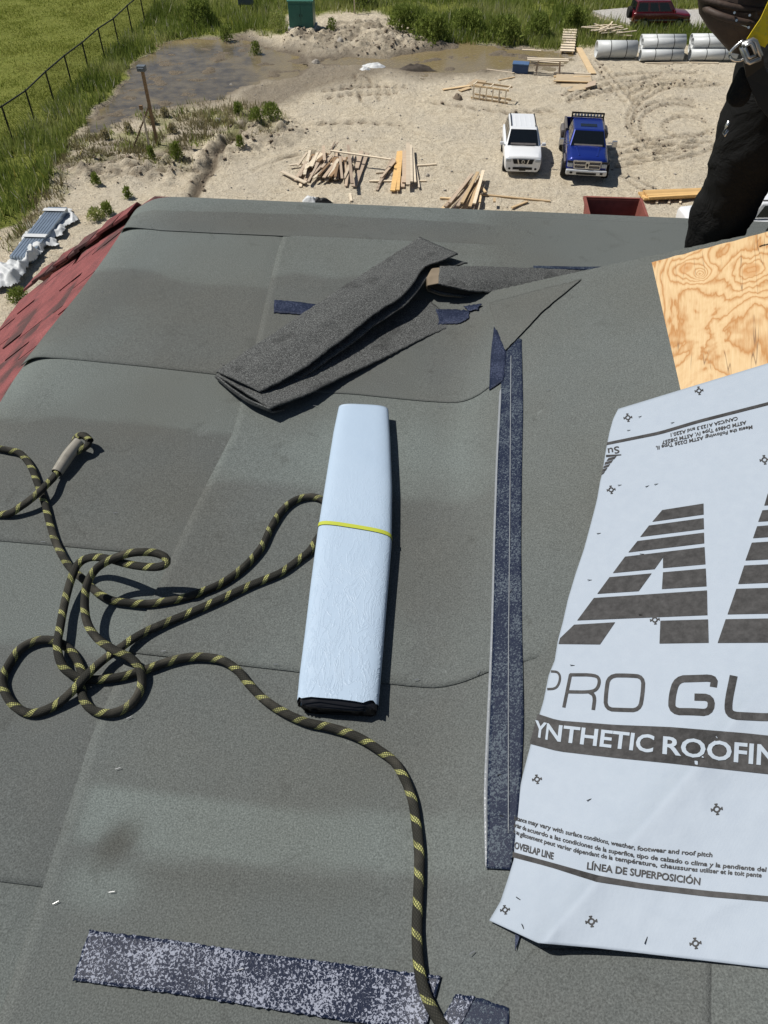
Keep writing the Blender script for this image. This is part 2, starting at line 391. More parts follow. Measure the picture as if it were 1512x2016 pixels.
M_pvc = simple('pale_pvc', (.55, .565, .56), .45, .4, var=.12, sc=3); M_hole = simple('dark_inside', (.02, .02, .02), .9, .1)
M_debris = simple('dark_wet_debris', (.075, .062, .05), .85, .2, var=.5, sc=6, bump=.5, bd=.03)
M_green = simple('green_metal_cabinet', (.03, .14, .11), .4, .4, var=.2, sc=3); M_greentop = simple('pale_green_lid', (.07, .22, .17), .45, .4, var=.15, sc=3)
M_greybox = simple('grey_cabinet', (.11, .13, .15), .5, .4, var=.15); M_conc = simple('concrete', (.42, .41, .39), .9, .1, var=.2, sc=5)
M_fence = simple('dark_fence_steel', (.02, .022, .02), .6, .3); M_tarp = simple('white_tarp', (.56, .57, .57), .5, .35, var=.1, sc=5, bump=.3, bd=.03)
M_steel = simple('galvanised_steel', (.30, .36, .43), .35, .5, .7, var=.25, sc=4); M_bluebox = simple('blue_box_plastic', (.03, .07, .17), .5, .4, var=.15)
M_corr = simple('corrugated_metal', (.33, .37, .41), .4, .5, .5, var=.15); M_wall = simple('building_siding', (.35, .32, .28), .8, .2, var=.1)
# cloth
def cloth(name, c, sc=9, st=.5):
    m = NT(name, .9, .12); n = m.noise(sc, 4, .6, None, .8); m.color(m.mix(m.noise(40, 3), tuple(x*.8 for x in c), tuple(x*1.2 for x in c)))
    m.bump(m.math('ADD', m.math('MULTIPLY', m.noise(500, 2), .06), n), st, .02); return m.m
M_pants = cloth('black_work_trousers', (.011, .011, .011), 9, 1.0); M_shirt = cloth('black_jacket', (.009, .009, .010), 8)
M_skin = simple('skin', (.42, .24, .17), .55, .3, var=.1, sc=20); M_hair = simple('dark_hair', (.02, .014, .01), .7, .2)
M_leather = simple('brown_leather', (.062, .042, .033), .6, .3, var=.35, sc=30, bump=.4, bd=.004); M_boot = simple('boot_leather', (.03, .02, .014), .6, .3)
def webm():
    m = NT('yellow_webbing', .75, .2); n = m.noise(60, 4, .7); c = m.mix(m.ramp(n, [(.5, 0), (.7, .6)]), (.62, .47, .02), (.30, .24, .08)); m.color(c).bump(m.noise(200, 2), .4, .002); return m.m
M_web = webm(); M_buckle = simple('steel_buckle', (.42, .42, .42), .35, .5, .8, var=.25, sc=40)
# ------------------------------------------------------------ GROUND
def axis(a, b, d, lo, hi):
    c = list(np.arange(a, b, d)); s = d; x = a; L = []
    while x > lo: s *= 1.35; x -= s; L.append(x)
    s = d; x = c[-1]; H = []
    while x < hi: s *= 1.35; x += s; H.append(x)
    return np.array(L[::-1]+c+H)
gx = axis(-42, 48, .13, -1500, 1500); gy = axis(22, 82, .13, -1500, 3000)
GX, GY = np.meshgrid(gx, gy, indexing='ij')
PX, PY = proj(GX, np.maximum(GY, 14), 0.0)
FENCE = [(-60, 325), (26, 278), (70, 243), (108, 206), (143, 172), (176, 142), (207, 117), (235, 92), (261, 65), (285, 41), (307, 19), (335, -10), (380, -60), (420, -120)]
wob = (fbm(GX*.5, GY*.5, 4, 3)-.5)*44
field = inpoly(PX, PY, [(-4000, 2500), (-400, 520)]+FENCE+[(600, -600), (-6000, -600)], 6)
band = inpoly(PX+wob, PY+wob*.5, [(-4000, 2500), (-600, 640), (-60, 500), (30, 440), (75, 395), (120, 320), (150, 262), (190, 212), (240, 158), (278, 118), (318, 92), (400, 74), (470, 72), (560, 60), (575, 25), (750, 25), (800, 45), (860, 84), (1010, 88), (1150, 92), (1300, 88), (1600, 92), (4000, 90), (6000, -540), (-6000, -540), (-6000, 2500)], 10)
P1 = [(322, 95), (370, 80), (440, 76), (500, 84), (548, 100), (600, 112), (612, 132), (590, 150), (520, 158), (470, 172), (430, 196), (370, 206), (300, 214), (240, 232), (178, 252), (200, 215), (240, 168), (276, 115)]
P2 = [(612, 114), (660, 108), (760, 112), (840, 96), (930, 92), (1060, 100), (1115, 106), (1090, 122), (1010, 132), (960, 140), (880, 142), (810, 140), (770, 132), (700, 126), (640, 128)]
w1 = inpoly(PX+wob*.4, PY+wob*.15, P1); w2 = inpoly(PX+wob*.4, PY+wob*.15, P2)
wet = np.clip(.5+np.maximum(w1, w2)/14, 0, 1)
road = inpoly(PX+wob*.2, PY+wob*.1, [(1150, 30), (1240, 52), (1500, 56), (4000, 70), (4000, -30), (1480, 12), (1330, 18), (1190, 22)], 6)
grassy = np.clip(np.maximum(field, band)-wet-road, 0, 1)
weedz = inpoly(PX+wob, PY+wob*.6, [(150, 270), (330, 225), (430, 200), (520, 215), (560, 240), (500, 270), (400, 290), (360, 330), (250, 310), (150, 330), (60, 470), (30, 500), (60, 380)], 30)
gpatch = weedz*np.clip((fbm(GX*.8, GY*.8, 4, 9)-.44)*6, 0, 1)
grassy = np.maximum(grassy, gpatch*.55*(1-wet))
mud = np.clip(.9+(np.maximum(w1, w2)+wob*.5)/26, 0, 1)*.85
mud = np.maximum(mud, inpoly(PX+wob, PY+wob*.4, [(470, 175), (600, 120), (760, 118), (760, 150), (640, 175), (580, 205), (490, 235), (450, 215)], 26)*.65)
ditch = [(500, 232), (470, 262), (440, 292), (420, 325), (398, 352), (375, 395)]
dd = polydist(PX+wob*.15, PY, ditch); mud = np.maximum(mud, np.exp(-(dd/11)**2)*.9)
mound = inpoly(PX+wob*.6, PY+wob*.3, [(560, 60), (760, 42), (820, 80), (900, 96), (780, 108), (620, 100), (560, 92)], 20)
lump = inpoly(PX+wob*.6, PY+wob*.3, [(80, 340), (160, 305), (330, 318), (400, 300), (470, 240), (560, 235), (600, 260), (520, 300), (430, 330), (370, 360), (200, 350), (90, 370)], 24)
mud = np.maximum(mud, lump*np.clip((fbm(GX*1.3, GY*1.3, 4, 21)-.42)*4, 0, 1)*.55)
mud = np.maximum(mud, mound*np.clip((fbm(GX*1.1, GY*1.1, 4, 31)-.4)*4, 0, 1)*.6)
mud = np.maximum(mud, weedz*(.12+.55*np.clip((fbm(GX*.9, GY*.9, 4, 91)-.42)*4, 0, 1)))
mud *= (1-grassy*.5)
# heights
H = (fbm(GX*.25, GY*.25, 3, 5)-.5)*.25+(fbm(GX*1.1, GY*1.1, 3, 6)-.5)*.13+(fbm(GX*4, GY*4, 3, 7)-.5)*.055
H += (lump*.9+mound*.9)*np.abs(fbm(GX*1.2, GY*1.2, 4, 8)-.5)*1.1+(lump*.8+mound*.7)*np.clip(fbm(GX*2.6, GY*2.6, 3, 11)-.45, 0, 1)*.9
H += mound*.2+lump*.08; H -= np.exp(-(dd/9)**2)*.35
track = np.zeros_like(GX)
TR = []
def arc(cx, cy, rx, ry, a0, a1, n=16): return [(cx+rx*math.cos(R_(a0+(a1-a0)*i/n)), cy+ry*math.sin(R_(a0+(a1-a0)*i/n))) for i in range(n+1)]
for k, (cx, cy_, rx, ry, a0, a1) in enumerate([(1335, 245, 75, 42, 60, 300), (1335, 247, 92, 52, 70, 290), (1350, 250, 45, 24, 20, 330), (1375, 235, 130, 70, 120, 255), (1385, 235, 150, 80, 120, 250), (1320, 215, 210, 60, 200, 290), (1330, 212, 230, 72, 200, 280), (1300, 270, 120, 45, 20, 110), (1400, 190, 160, 30, 150, 270), (1420, 180, 180, 45, 150, 230)]):
    TR.append(arc(cx, cy_, rx, ry, a0, a1))
TR += [[(1200, 292), (1300, 276), (1400, 262)], [(1205, 304), (1300, 290), (1400, 281)], [(1205, 316), (1290, 304), (1370, 292)], [(1208, 326), (1290, 315), (1350, 302)], [(1150, 190), (1250, 172), (1420, 165)], [(1120, 200), (1180, 180), (1300, 160)], [(1160, 120), (1190, 150), (1230, 200)], [(1175, 118), (1215, 160), (1250, 205)], [(640, 195), (700, 185), (780, 182)], [(640, 180), (720, 170), (800, 172)], [(700, 150), (702, 175), (712, 200)], [(720, 148), (735, 170), (745, 195)], [(620, 245), (700, 240), (790, 245)], [(840, 200), (1000, 225), (1090, 220)], [(1220, 340), (1260, 370), (1290, 385)], [(1235, 340), (1280, 365), (1320, 380)],
       [(130, 320), (220, 312), (330, 330), (400, 322)], [(120, 335), (220, 328), (330, 342), (390, 340)], [(100, 350), (200, 342), (300, 352)], [(500, 335), (560, 310), (640, 295)]]
near = (PX > -50) & (PX < 1600) & (PY > 60) & (PY < 480)
ii = np.where(near)
for T in TR:
    d = polydist(PX[ii]+wob[ii]*.12, (PY[ii])*1.0, T)
    sc = 22/np.maximum(1, 1)  # soft width in pixels of the survey frame
    dent = np.exp(-(d/3.2)**2); lug = .55+.45*np.sin(PX[ii]*1.15+PY[ii]*.5)
    track[ii] = np.maximum(track[ii], np.clip(dent*(.6+.8*vnoise(GX[ii]*2.5, GY[ii]*2.5, 13))*lug, 0, 1))
    H[ii] -= dent*.15*lug; H[ii] += np.exp(-((d-5)/2.2)**2)*.085*vnoise(GX[ii]*4, GY[ii]*4, 14)
wetmask = np.clip(.5+np.maximum(w1, w2)/10, 0, 1)
H = H*(1-wetmask)-wetmask*(.10-.09*np.clip((fbm(GX*.9, GY*1.4, 4, 41)-.55)*7, 0, 1.6))
inside = (GX > -42) & (GX < 48) & (GY > 22) & (GY < 82)
H = np.where(inside, H, H*.3)
V = np.stack([GX, GY, H], -1).reshape(-1, 3)
ground = fast_mesh('ground', V, grid_faces(len(gx), len(gy)), M_ground, True); tag(ground, kind='structure')
fattr(ground, 'grassy', grassy); fattr(ground, 'mud', mud); fattr(ground, 'track', track)
def gz(x, y):
    i = min(max(int(np.searchsorted(gx, x)), 1), len(gx)-1); j = min(max(int(np.searchsorted(gy, y)), 1), len(gy)-1)
    return float(H[i, j])
def puddle(poly, sh):
    vs_ = [G(x, y, -.045) for x, y in poly]; cx = sum(v.x for v in vs_)/len(vs_); cyy = sum(v.y for v in vs_)/len(vs_)
    x0, x1 = min(v.x for v in vs_)-1.5, max(v.x for v in vs_)+1.5; y0, y1 = min(v.y for v in vs_)-1.5, max(v.y for v in vs_)+1.5
    a, b = np.meshgrid(np.arange(x0, x1, .3), np.arange(y0, y1, .3), indexing='ij')
    px, py = proj(a, b, -.045); s = inpoly(px, py, poly)
    keepv = s > -22
    Fc = grid_faces(*a.shape); k = keepv.ravel(); Fc = Fc[k[Fc].all(1)]
    o = fast_mesh('puddle', np.stack([a, b, np.full(a.shape, -.045)], -1).reshape(-1, 3), Fc, M_water, True); tag(o, kind='structure')
    fattr(o, 'shallow', sh(px, py))
puddle(P1, lambda px, py: np.clip(np.clip((px-470)/90, 0, 1)*.75+np.clip((95-py)/12, 0, 1)*.7+np.clip((fbm(px*.03, py*.06, 3, 4)-.55)*3, 0, .4), 0, 1))
puddle(P2, lambda px, py: .75+0*px)
# gravel road
gr = [G(x, y, .06) for x, y in ((1165, 24), (1205, 40), (1245, 52), (1330, 58), (1420, 56), (1600, 62), (1900, 70), (1900, 15), (1500, 20), (1340, 22), (1230, 18))]
rd = mesh('gravel_road', [(v.x, v.y, .16) for v in gr]+[(v.x, v.y, -.2) for v in gr], [tuple(range(len(gr)-1, -1, -1))]+[(i, (i+1) % len(gr), len(gr)+(i+1) % len(gr), len(gr)+i) for i in range(len(gr))], M_gravel); tag(rd, kind='structure')
# ------------------------------------------------------------ GRASS (stuff)
def blades(name, n, area, dens, hmin, hmax, wd, mat, seed, lean=.45, yellow=.0, off=False):
    """scatter single-triangle blades in tufts; dens(px,py,x,y)->0..1"""
    r = np.random.default_rng(seed); x0, x1, y0, y1 = area
    m = n*4; x = r.uniform(x0, x1, m); y = r.uniform(y0, y1, m)
    px, py = proj(x, y, 0); p = dens(px, py, x, y)*np.clip((fbm(x*.7, y*.7, 3, seed)-.22)*2.4, .12, 1)
    k = np.where(r.uniform(0, 1, m) < p)[0][:n]; x, y, px, py = x[k], y[k], px[k], py[k]; n = len(k)
    ix = np.clip(np.searchsorted(gx, x), 1, len(gx)-1); iy = np.clip(np.searchsorted(gy, y), 1, len(gy)-1); z = H[ix, iy]-.03
    hh = r.uniform(hmin, hmax, n)*(.55+.9*fbm(x*.45, y*.45, 3, seed+5)); a = r.uniform(0, 6.283, n); ww = wd*r.uniform(.6, 1.4, n)
    dx, dy = np.cos(a)*ww, np.sin(a)*ww; l = r.uniform(0, lean, n)*hh; b = r.uniform(0, 6.283, n)
    V = np.empty((n, 3, 3)); V[:, 0] = np.stack([x-dx, y-dy, z], -1); V[:, 1] = np.stack([x+dx, y+dy, z], -1)
    V[:, 2] = np.stack([x+np.cos(b)*l, y+np.sin(b)*l, z+hh], -1)
    o = fast_mesh(name, V.reshape(-1, 3), np.arange(n*3).reshape(-1, 3), mat)
    t = np.clip(fbm(x*.3, y*.3, 4, seed+9)*1.25-.2+r.normal(0, .14, n), 0, .92); t = np.where(r.uniform(0, 1, n) < yellow, r.uniform(.95, 1, n), t)
    fattr(o, 'tint', np.repeat(t, 3)); tag(o, kind='stuff'); return o
fmask = lambda px, py: np.clip(.5+inpoly(px, py, [(-4000, 2500), (-400, 520)]+FENCE+[(600, -600), (-6000, -600)])/6, 0, 1)
def near_(v, w=1): return 1
def gatt(x, y, A):
    ix = np.clip(np.searchsorted(gx, x), 1, len(gx)-1); iy = np.clip(np.searchsorted(gy, y), 1, len(gy)-1); return A[ix, iy]
SOLID = np.clip(np.maximum(field, band)-wet*1.2-road*1.4, 0, 1)
o = blades('field_grass', 240000, (-55, -8, 24, 110), lambda px, py, x, y: gatt(x, y, field), .05, .17, .03, M_lawn, 21)
o['label'] = 'mown green field beyond the chain-link fence'; o['category'] = 'grass'
o = blades('tall_grass', 270000, (-45, 60, 24, 100), lambda px, py, x, y: np.clip(gatt(x, y, SOLID)-gatt(x, y, field), 0, 1), .25, .85, .035, M_grass, 22, .6, .06)
o['label'] = 'tall rough grass and weeds round the building site'; o['category'] = 'grass'
o = blades('dry_weeds', 70000, (-30, 5, 24, 60), lambda px, py, x, y: gatt(x, y, np.clip(weedz*1.1-wet, 0, 1))*np.clip((fbm(x*1.2, y*1.2, 3, 77)-.32)*4, 0, 1), .12, .42, .026, M_dry, 23, .8, .06)
o['label'] = 'pale dry weeds growing on the rutted mud'; o['category'] = 'weeds'
o = blades('sparse_weeds', 26000, (-25, 10, 22, 60), lambda px, py, x, y: gatt(x, y, gpatch)*np.clip((fbm(x*1.7, y*1.7, 3, 78)-.44)*7, 0, 1), .2, .55, .035, M_grass, 24, .6, .05)
o['label'] = 'scattered green weeds on the churned mud'; o['category'] = 'weeds'
# stones and clods as stuff
def clods(name, n, dens, area, smin, smax, mat, seed):
    r = np.random.default_rng(seed); x = r.uniform(area[0], area[1], n*5); y = r.uniform(area[2], area[3], n*5)
    p = dens(x, y); k = np.where(r.uniform(0, 1, len(x)) < p)[0][:n]; VV = []; FF = []
    base = np.array([(1, 0, 0), (-1, 0, 0), (0, 1, 0), (0, -1, 0), (0, 0, 1), (0, 0, -1)], float); bf = [(0, 2, 4), (2, 1, 4), (1, 3, 4), (3, 0, 4), (2, 0, 5), (1, 2, 5), (3, 1, 5), (0, 3, 5)]
    s = smin*(smax/smin)**(r.uniform(0, 1, len(k))**2)
    for q, i in enumerate(k):
        b = base*r.uniform(.6, 1.2, (6, 3))*s[q]*np.array([1, 1, .6]); a = r.uniform(0, 6.28); c, s_ = math.cos(a), math.sin(a)
        b = b @ np.array([[c, -s_, 0], [s_, c, 0], [0, 0, 1]]); VV.append(b+np.array([x[i], y[i], gz(x[i], y[i])+s[q]*.2])); FF += [tuple(j+q*6 for j in f) for f in bf]
    o = fast_mesh(name, np.concatenate(VV), np.array(FF), mat); return tag(o, kind='stuff')
o = clods('mud_clods', 5200, lambda x, y: gatt(x, y, np.clip(lump+mound+np.clip(track*2, 0, .7)+np.exp(-(dd/14)**2), .0, 1)*(1-wet)), (-25, 30, 22, 75), .03, .16, M_clod, 31); o['label'] = 'broken clods of mud along the ruts and mounds'; o['category'] = 'mud clods'
o = clods('small_stones', 2600, lambda x, y: np.clip(1-gatt(x, y, np.clip(grassy+wet, 0, 1)), 0, 1)*.7+.02, (-25, 35, 22, 75), .02, .10, M_stone, 32); o['label'] = 'small pale stones strewn over the sandy lot'; o['category'] = 'stones'
def plant(name, px, py, hh, wd, n, mat, label, seed, tint=(0, .6), group=None, cat='plant'):
    p = G(px, py); r = np.random.default_rng(seed); z0 = gz(p.x, p.y); root = thing(name, label, cat, (p.x, p.y, z0), group=group)
    st = MB()
    for k in range(5):
        a = r.uniform(0, 6.28); st.cyl((0, 0, -.05), (math.cos(a)*wd*.3, math.sin(a)*wd*.3, hh*.75), .012, 4, .004)
    st.build('stem', M_dry, root)
    a = r.uniform(0, 6.28, n); rr = wd*np.sqrt(r.uniform(0, 1, n)); zz = hh*r.uniform(.05, 1, n); rr *= (1.1-.6*zz/hh)*(.35+.9*vnoise(np.cos(a)*2+seed, np.sin(a)*2+3, seed))
    c = np.stack([np.cos(a)*rr, np.sin(a)*rr, zz], -1); s = r.uniform(.04, .10, n)*max(1, wd*.9); d1 = r.normal(0, 1, (n, 3)); d1 /= np.linalg.norm(d1, axis=1)[:, None]; d2 = r.normal(0, 1, (n, 3)); d2[:, 2] += 2.0; d2 /= np.linalg.norm(d2, axis=1)[:, None]
    V = np.stack([c-d1*s[:, None]*.5, c+d1*s[:, None]*.5, c+d2*s[:, None]*1.8], 1).reshape(-1, 3)
    o = fast_mesh('foliage', V, np.arange(n*3).reshape(-1, 3), mat); o.parent = root; fattr(o, 'tint', np.repeat(r.uniform(tint[0], tint[1], n), 3)); return root
for k, (a, b, h_, w_, n_, lab) in enumerate([(352, 325, .8, .45, 700, 'dark green weed clump near the foot of the leaning post'), (535, 245, .7, .9, 900, 'green bush of weeds on the edge of the sandy lot'), (508, 252, .6, .5, 500, 'small green weed left of the larger bush by the sandy lot'), (468, 225, .6, .35, 400, 'upright green weed at the end of the puddle'), (505, 105, .8, .5, 500, 'reedy green tuft standing at the puddle rim below the cabinets'), (252, 388, .5, .3, 300, 'small dark weed above the dark roof corner'), (212, 420, .5, .4, 400, 'low weed clump beside the wrapped steel bundle, nearest the roof hip'), (188, 430, .45, .5, 400, 'yellow green weed beside the wrapped steel bundle'), (475, 298, .55, .25, 300, 'lone weed on the right bank of the muddy ditch'), (300, 315, .6, .4, 400, 'weed clump at the foot of the white stake'), (190, 362, .5, .35, 350, 'weed on the low mud ridge left of the roof corner'), (38, 592, .5, .5, 500, 'green weeds beside the white tarp at the left edge'), (445, 80, .9, .7, 800, 'tall weed bush on the far rim of the large puddle'), (545, 60, 1.2, 1.0, 1000, 'pale green bush left of the green cabinet'), (655, 70, .8, .5, 400, 'small weed on the muddy mound right of the green cabinet')]):
    plant('weed_plant', a, b, h_, w_, n_, M_grass, lab, 100+k, (.0, .55) if k not in (7, 13) else (.5, .9))
for k, (a, b, lab) in enumerate([(795, 62, 'leafy bush at the left of the row above the long puddle'), (850, 82, 'broad bush next along above the long puddle'), (925, 66, 'dark green bush behind the long puddle, left of centre'), (990, 82, 'rounded bush nearest the water above the long puddle'), (1060, 74, 'wide bush left of the wooden ramp'), (1125, 62, 'small bush behind the wooden ramp'), (700, 10, 'bush at the top edge right of the green cabinet'), (395, 46, 'tall weed bush between the fence and the grey cabinet')]):
    plant('bush', a, b, 1.5, 1.7, 2600, M_grass, lab, 140+k, (.0, .6))
for k, (a, b) in enumerate([(326, 232), (340, 262), (300, 245), (208, 275), (255, 262)]):
    plant('dry_tuft', a, b, .45, .35, 420, M_dry, ['round pale seed-head tuft right of the leaning post', 'pale dry tuft below the round seed-head tuft', 'pale dry tuft touching the leaning post', 'straw-coloured tuft near the tall grass edge', 'straw-coloured tuft left of the leaning post'][k], 170+k, (.5, 1), cat='tuft')
# ------------------------------------------------------------ FENCE, POSTS, CABINETS
def gp(px, py, up=0.0):
    p = G(px, py); p.z = gz(p.x, p.y)+up; return p
fence = thing('chain_link_fence', 'dark chain-link fence on steel posts between green field and site', 'fence', gp(143, 172))
fo = fence.location.copy(); FP = [gp(*q) for q in FENCE]
tops = []
for p in FP:
    m = MB(); m.cyl((0, 0, -.1), (0, 0, 1.75), .05, 8); m.cyl((0, 0, 1.75), (0, 0, 1.79), .045, 8, .02)
    m.build('post', M_fence, fence, loc=p-fo); tops.append(p-fo+Vector((0, 0, 1.72)))
mr = MB(); mr.tube(tops, .04, 6); mr.build('top_rail', M_fence, fence)
mm = MB(); S_ = .17
for a, b in zip(FP[:-1], FP[1:]):
    a = a-fo; b = b-fo; L = (b-a).length; d = (b-a)/L; n = int(L/S_); Hh = 1.68
    for k in range(-10, n):
        for sg in (0, 1):
            s0, s1 = k*S_, k*S_+Hh; z0, z1 = (0, Hh) if sg == 0 else (Hh, 0)
            t0 = max(0, -s0/Hh); t1 = min(1, (L-s0)/Hh)
            if t1 <= t0: continue
            A = a+d*(s0+Hh*t0)+Vector((0, 0, z0+(z1-z0)*t0)); B = a+d*(s0+Hh*t1)+Vector((0, 0, z0+(z1-z0)*t1))
            e = d*.008; mm.add([A-e, A+e, B+e, B-e], [(0, 1, 2, 3)])
o = mm.build('wire_mesh', M_fence, fence); o['kind'] = 'stuff'

# leaning post with box on top
base = gp(310, 285)
def solve_h(px, py, p):  # height above ground at plan position p that shows at row py
    lo, hi = 0, 12
    for _ in range(40):
        m = (lo+hi)/2; lo, hi = (m, hi) if float(proj(p.x, p.y, p.z+m)[1]) > py else (lo, m)
    return lo
post = thing('leaning_post', 'tall leaning timber post with a lamp box on top, braced in the mud', 'post', base)
b0 = base; t2 = G(281, 140); hpost = solve_h(281, 138, b0)
# top plan position chosen so the post leans to the left
top = None
for k in range(-40, 40):
    q = Vector((b0.x+k*.05, b0.y, b0.z)); h = solve_h(281, 138, q)
    if abs(float(proj(q.x, q.y, q.z+h)[0])-281) < 2: top = q+Vector((0, 0, h)); break
top = top or b0+Vector((-.5, 0, hpost)); tl = top-base
m = MB(); m.add(*box_between((0, 0, -.3), tl, .15, .10, up=(0, 1, 0))); m.build('timber', M_wood_post, post)
m = MB(); m.box(.42, .30, .26, tl+Vector((0, -.05, .10)));  m.box(.30, .1, .16, tl+Vector((.02, -.22, .08))); m.build('lamp_box', M_greybox, post, bevel=.02)
e = gp(262, 292)-base; m = MB(); m.add(*box_between(e, tl*.55, .07, .04, up=(0, 1, 0))); m.build('brace', M_wood_post, post)
sb = gp(297, 305); hs = solve_h(297, 210, sb); st = thing('wooden_stake', 'pale upright stake leaning on the timber post', 'stake', sb)
m = MB(); m.add(*box_between((0, 0, -.1), (0.02, .05, hs), .09, .04, up=(0, 1, 0))); m.build('stake_board', M_wood_pale, st)
m = MB(); m.box(.16, .12, .2, (0, .03, hs*.98)); m.build('end_block', M_wood_post, st)
# green cabinet
def cabinet(name, label, px, py, wd, dp, h_, mat, lid, rz, legs=False):
    p = gp(px, py); t = thing(name, label, 'utility cabinet', p, rz); z0 = .55 if legs else .14
    m = MB()
    if legs:
        for sx in (-1, 1): m2 = MB(); m2.box(.08, .08, .9, (sx*wd*.42, 0, .35)); m2.build('leg', M_fence, t)
    else: m.box(wd*1.12, dp*1.15, .5, (0, 0, -.07)); m.build('concrete_base', M_conc, t, bevel=.02)
    m = MB(); m.box(wd, dp, h_, (0, 0, z0+h_/2)); m.build('housing', mat, t, bevel=.03)
    m = MB(); m.box(wd*1.06, dp*1.1, .10, (0, 0, z0+h_+.05)); m.box(wd*.96, dp*.9, .05, (0, 0, z0+h_+.12)); m.build('lid', lid, t, bevel=.02)
    for sx in (-1, 1):
        m = MB(); m.box(wd*.46, .02, h_*.86, (sx*wd*.24, -dp/2-.012, z0+h_*.47)); d = m.build('door', mat, t, bevel=.005)
        m = MB(); m.box(.03, .03, .16, (sx*wd*.05, -dp/2-.035, z0+h_*.5)); m.build('handle', M_fence, d)
    return t
cabinet('utility_cabinet', 'green metal cabinet with pale lid on a concrete base by the mound', 597, 62, 1.75, 1.5, 1.62, M_green, M_greentop, .05)
cabinet('utility_cabinet', 'grey cabinet on two dark legs in tall grass at the top edge', 486, 24, 1.1, .6, 1.6, M_greybox, M_greybox, .05, True)
# lone white stake at the top edge
p = gp(698, 26); m = MB(); m.box(.09, .06, 1.9, (0, 0, .8)); o = m.build('survey_stake', M_wood_pale, loc=p); tag(o, 'thin white stake standing in grass at the top edge, right of green cabinet', 'stake')
# shed roof at the top
p = gp(1195, 4); sh = thing('shed', 'low corrugated metal shed roof at the top edge behind the red vehicle', 'shed', p, .03)
m = MB(); m.box(7, 3.4, 2.0, (-.2, 2.2, 1.0)); m.build('wall', M_corr, sh)
m = MB()
for k in range(38): m.box(.11, 3.9, .035, (-4+k*.205, 2.2, 2.10))
m.box(8.0, 3.8, .05, (-.2, 2.2, 2.05)); m.build('corrugated_roof', M_corr, sh)
# ------------------------------------------------------------ LUMBER
def board(a, b, wd=.14, th=.04, h=.0, mat=None, name='board', label='', cat='board', group=None, tilt=0, h2=None):
    A = gp(*a); B = gp(*b); A.z += h+th/2; B.z += (h if h2 is None else h2)+th/2; c = (A+B)/2; c.z -= 0
    vs_, fs = box_between(A-c, B-c, wd, th)
    o = mesh(name, vs_, fs, mat or M_wood_old, loc=c); return tag(o, label, cat, group)
g1 = 'boards of the jumbled scrap pile'; l1 = 'weathered board in the jumbled scrap lumber pile left of the stacked boards'
rr = random.Random(5)
for k in range(58):
    x = 590+rr.random()*100; y = 322+rr.random()*30; a = R_(rr.choice([58, 52, 64, 70, 48]) + rr.gauss(0, 7)); L = rr.uniform(12, 26)
    if x > 660: a = R_(rr.gauss(84, 10))
    lift = rr.uniform(0, .50)*max(0.1, 1-abs(x-640)/75); dx, dy = math.cos(a)*L, -math.sin(a)*L*.9
    board((x-dx, y-dy), (x+dx, y+dy), rr.uniform(.10, .17), .045, lift, rr.choice([M_wood_old, M_wood_old, M_wood_pale, M_wood_post]), label=l1, group=g1, h2=lift+rr.uniform(-.05, .15))
for a, b, w_, h_, mt, lab in [((652, 320), (770, 337), .13, .55, M_wood_pale, 'long pale board lying across the top of the scrap pile'), ((555, 344), (603, 368), .20, .12, M_wood_pale, 'wide pale board on the lower left edge of the scrap pile'), ((686, 306), (694, 384), .15, .50, M_wood_old, 'long board pointing down over the right of the scrap pile'), ((570, 333), (606, 328), .16, .15, M_wood_pale, 'short pale board at the left tip of the scrap pile'), ((689, 384), (692, 400), .12, .02, M_wood_pale, 'short board end below the scrap pile at the roof edge'), ((638, 310), (640, 338), .15, .55, M_wood_old, 'upright looking board in the middle of the scrap pile'), ((722, 306), (697, 372), .26, .1, M_wood_old, 'wide grey board slanting on the right edge of the scrap pile'), ((712, 306), (702, 340), .22, .2, M_wood_old, 'grey board beside the wide slanting one on the scrap pile'), ((665, 291), (648, 318), .08, .3, M_wood_old, 'thin stick poking out above the scrap pile'), ((660, 293), (652, 312), .05, .4, M_wood_old, 'second thin stick poking out above the scrap pile')]:
    board(a, b, w_, .05, h_, mt, label=lab)
# stacked boards
def stack(xs, mats, wds, lv, y0s, y1s, labels, group):
    for i, x in enumerate(xs):
        board((x[0], y1s[i]), (x[1], y0s[i]), wds[i], .05, lv[i], mats[i], label=labels[i], group=group)
labs = ['wide orange board at the left of the neat stack', 'narrow orange board second from left in the neat stack', 'grey board in the middle of the neat stack', 'second grey board in the middle of the neat stack', 'pale long board on top of the neat stack', 'pale board right of the top one on the neat stack', 'thin white board on the right side of the neat stack', 'last thin board on the right edge of the neat stack']
for i, (a, b, w_, h_, mt) in enumerate([((773, 380), (786, 303), .24, .10, M_wood_or), ((783, 380), (790, 303), .16, .12, M_wood_or), ((796, 366), (796, 303), .22, .12, M_wood_old), ((793, 372), (793, 350), .18, .05, M_wood_old), ((803, 378), (803, 294), .20, .32, M_wood_pale), ((810, 372), (809, 300), .13, .30, M_wood_pale), ((817, 370), (812, 302), .11, .22, M_wood_pale), ((825, 374), (814, 312), .09, .1, M_wood_pale)]):
    board(a, b, w_, .06, h_, mt, label=labs[i], group='boards of the neat stack')
for i, (a, b) in enumerate([((727, 357), (840, 358)), ((740, 341), (770, 340)), ((818, 329), (859, 328))]):
    board(a, b, .10, .07, 0, M_wood_pale, label=['long cross bearer under the front of the neat stack', 'thin stick joining the scrap pile to the neat stack', 'cross bearer sticking out right of the neat stack'][i])
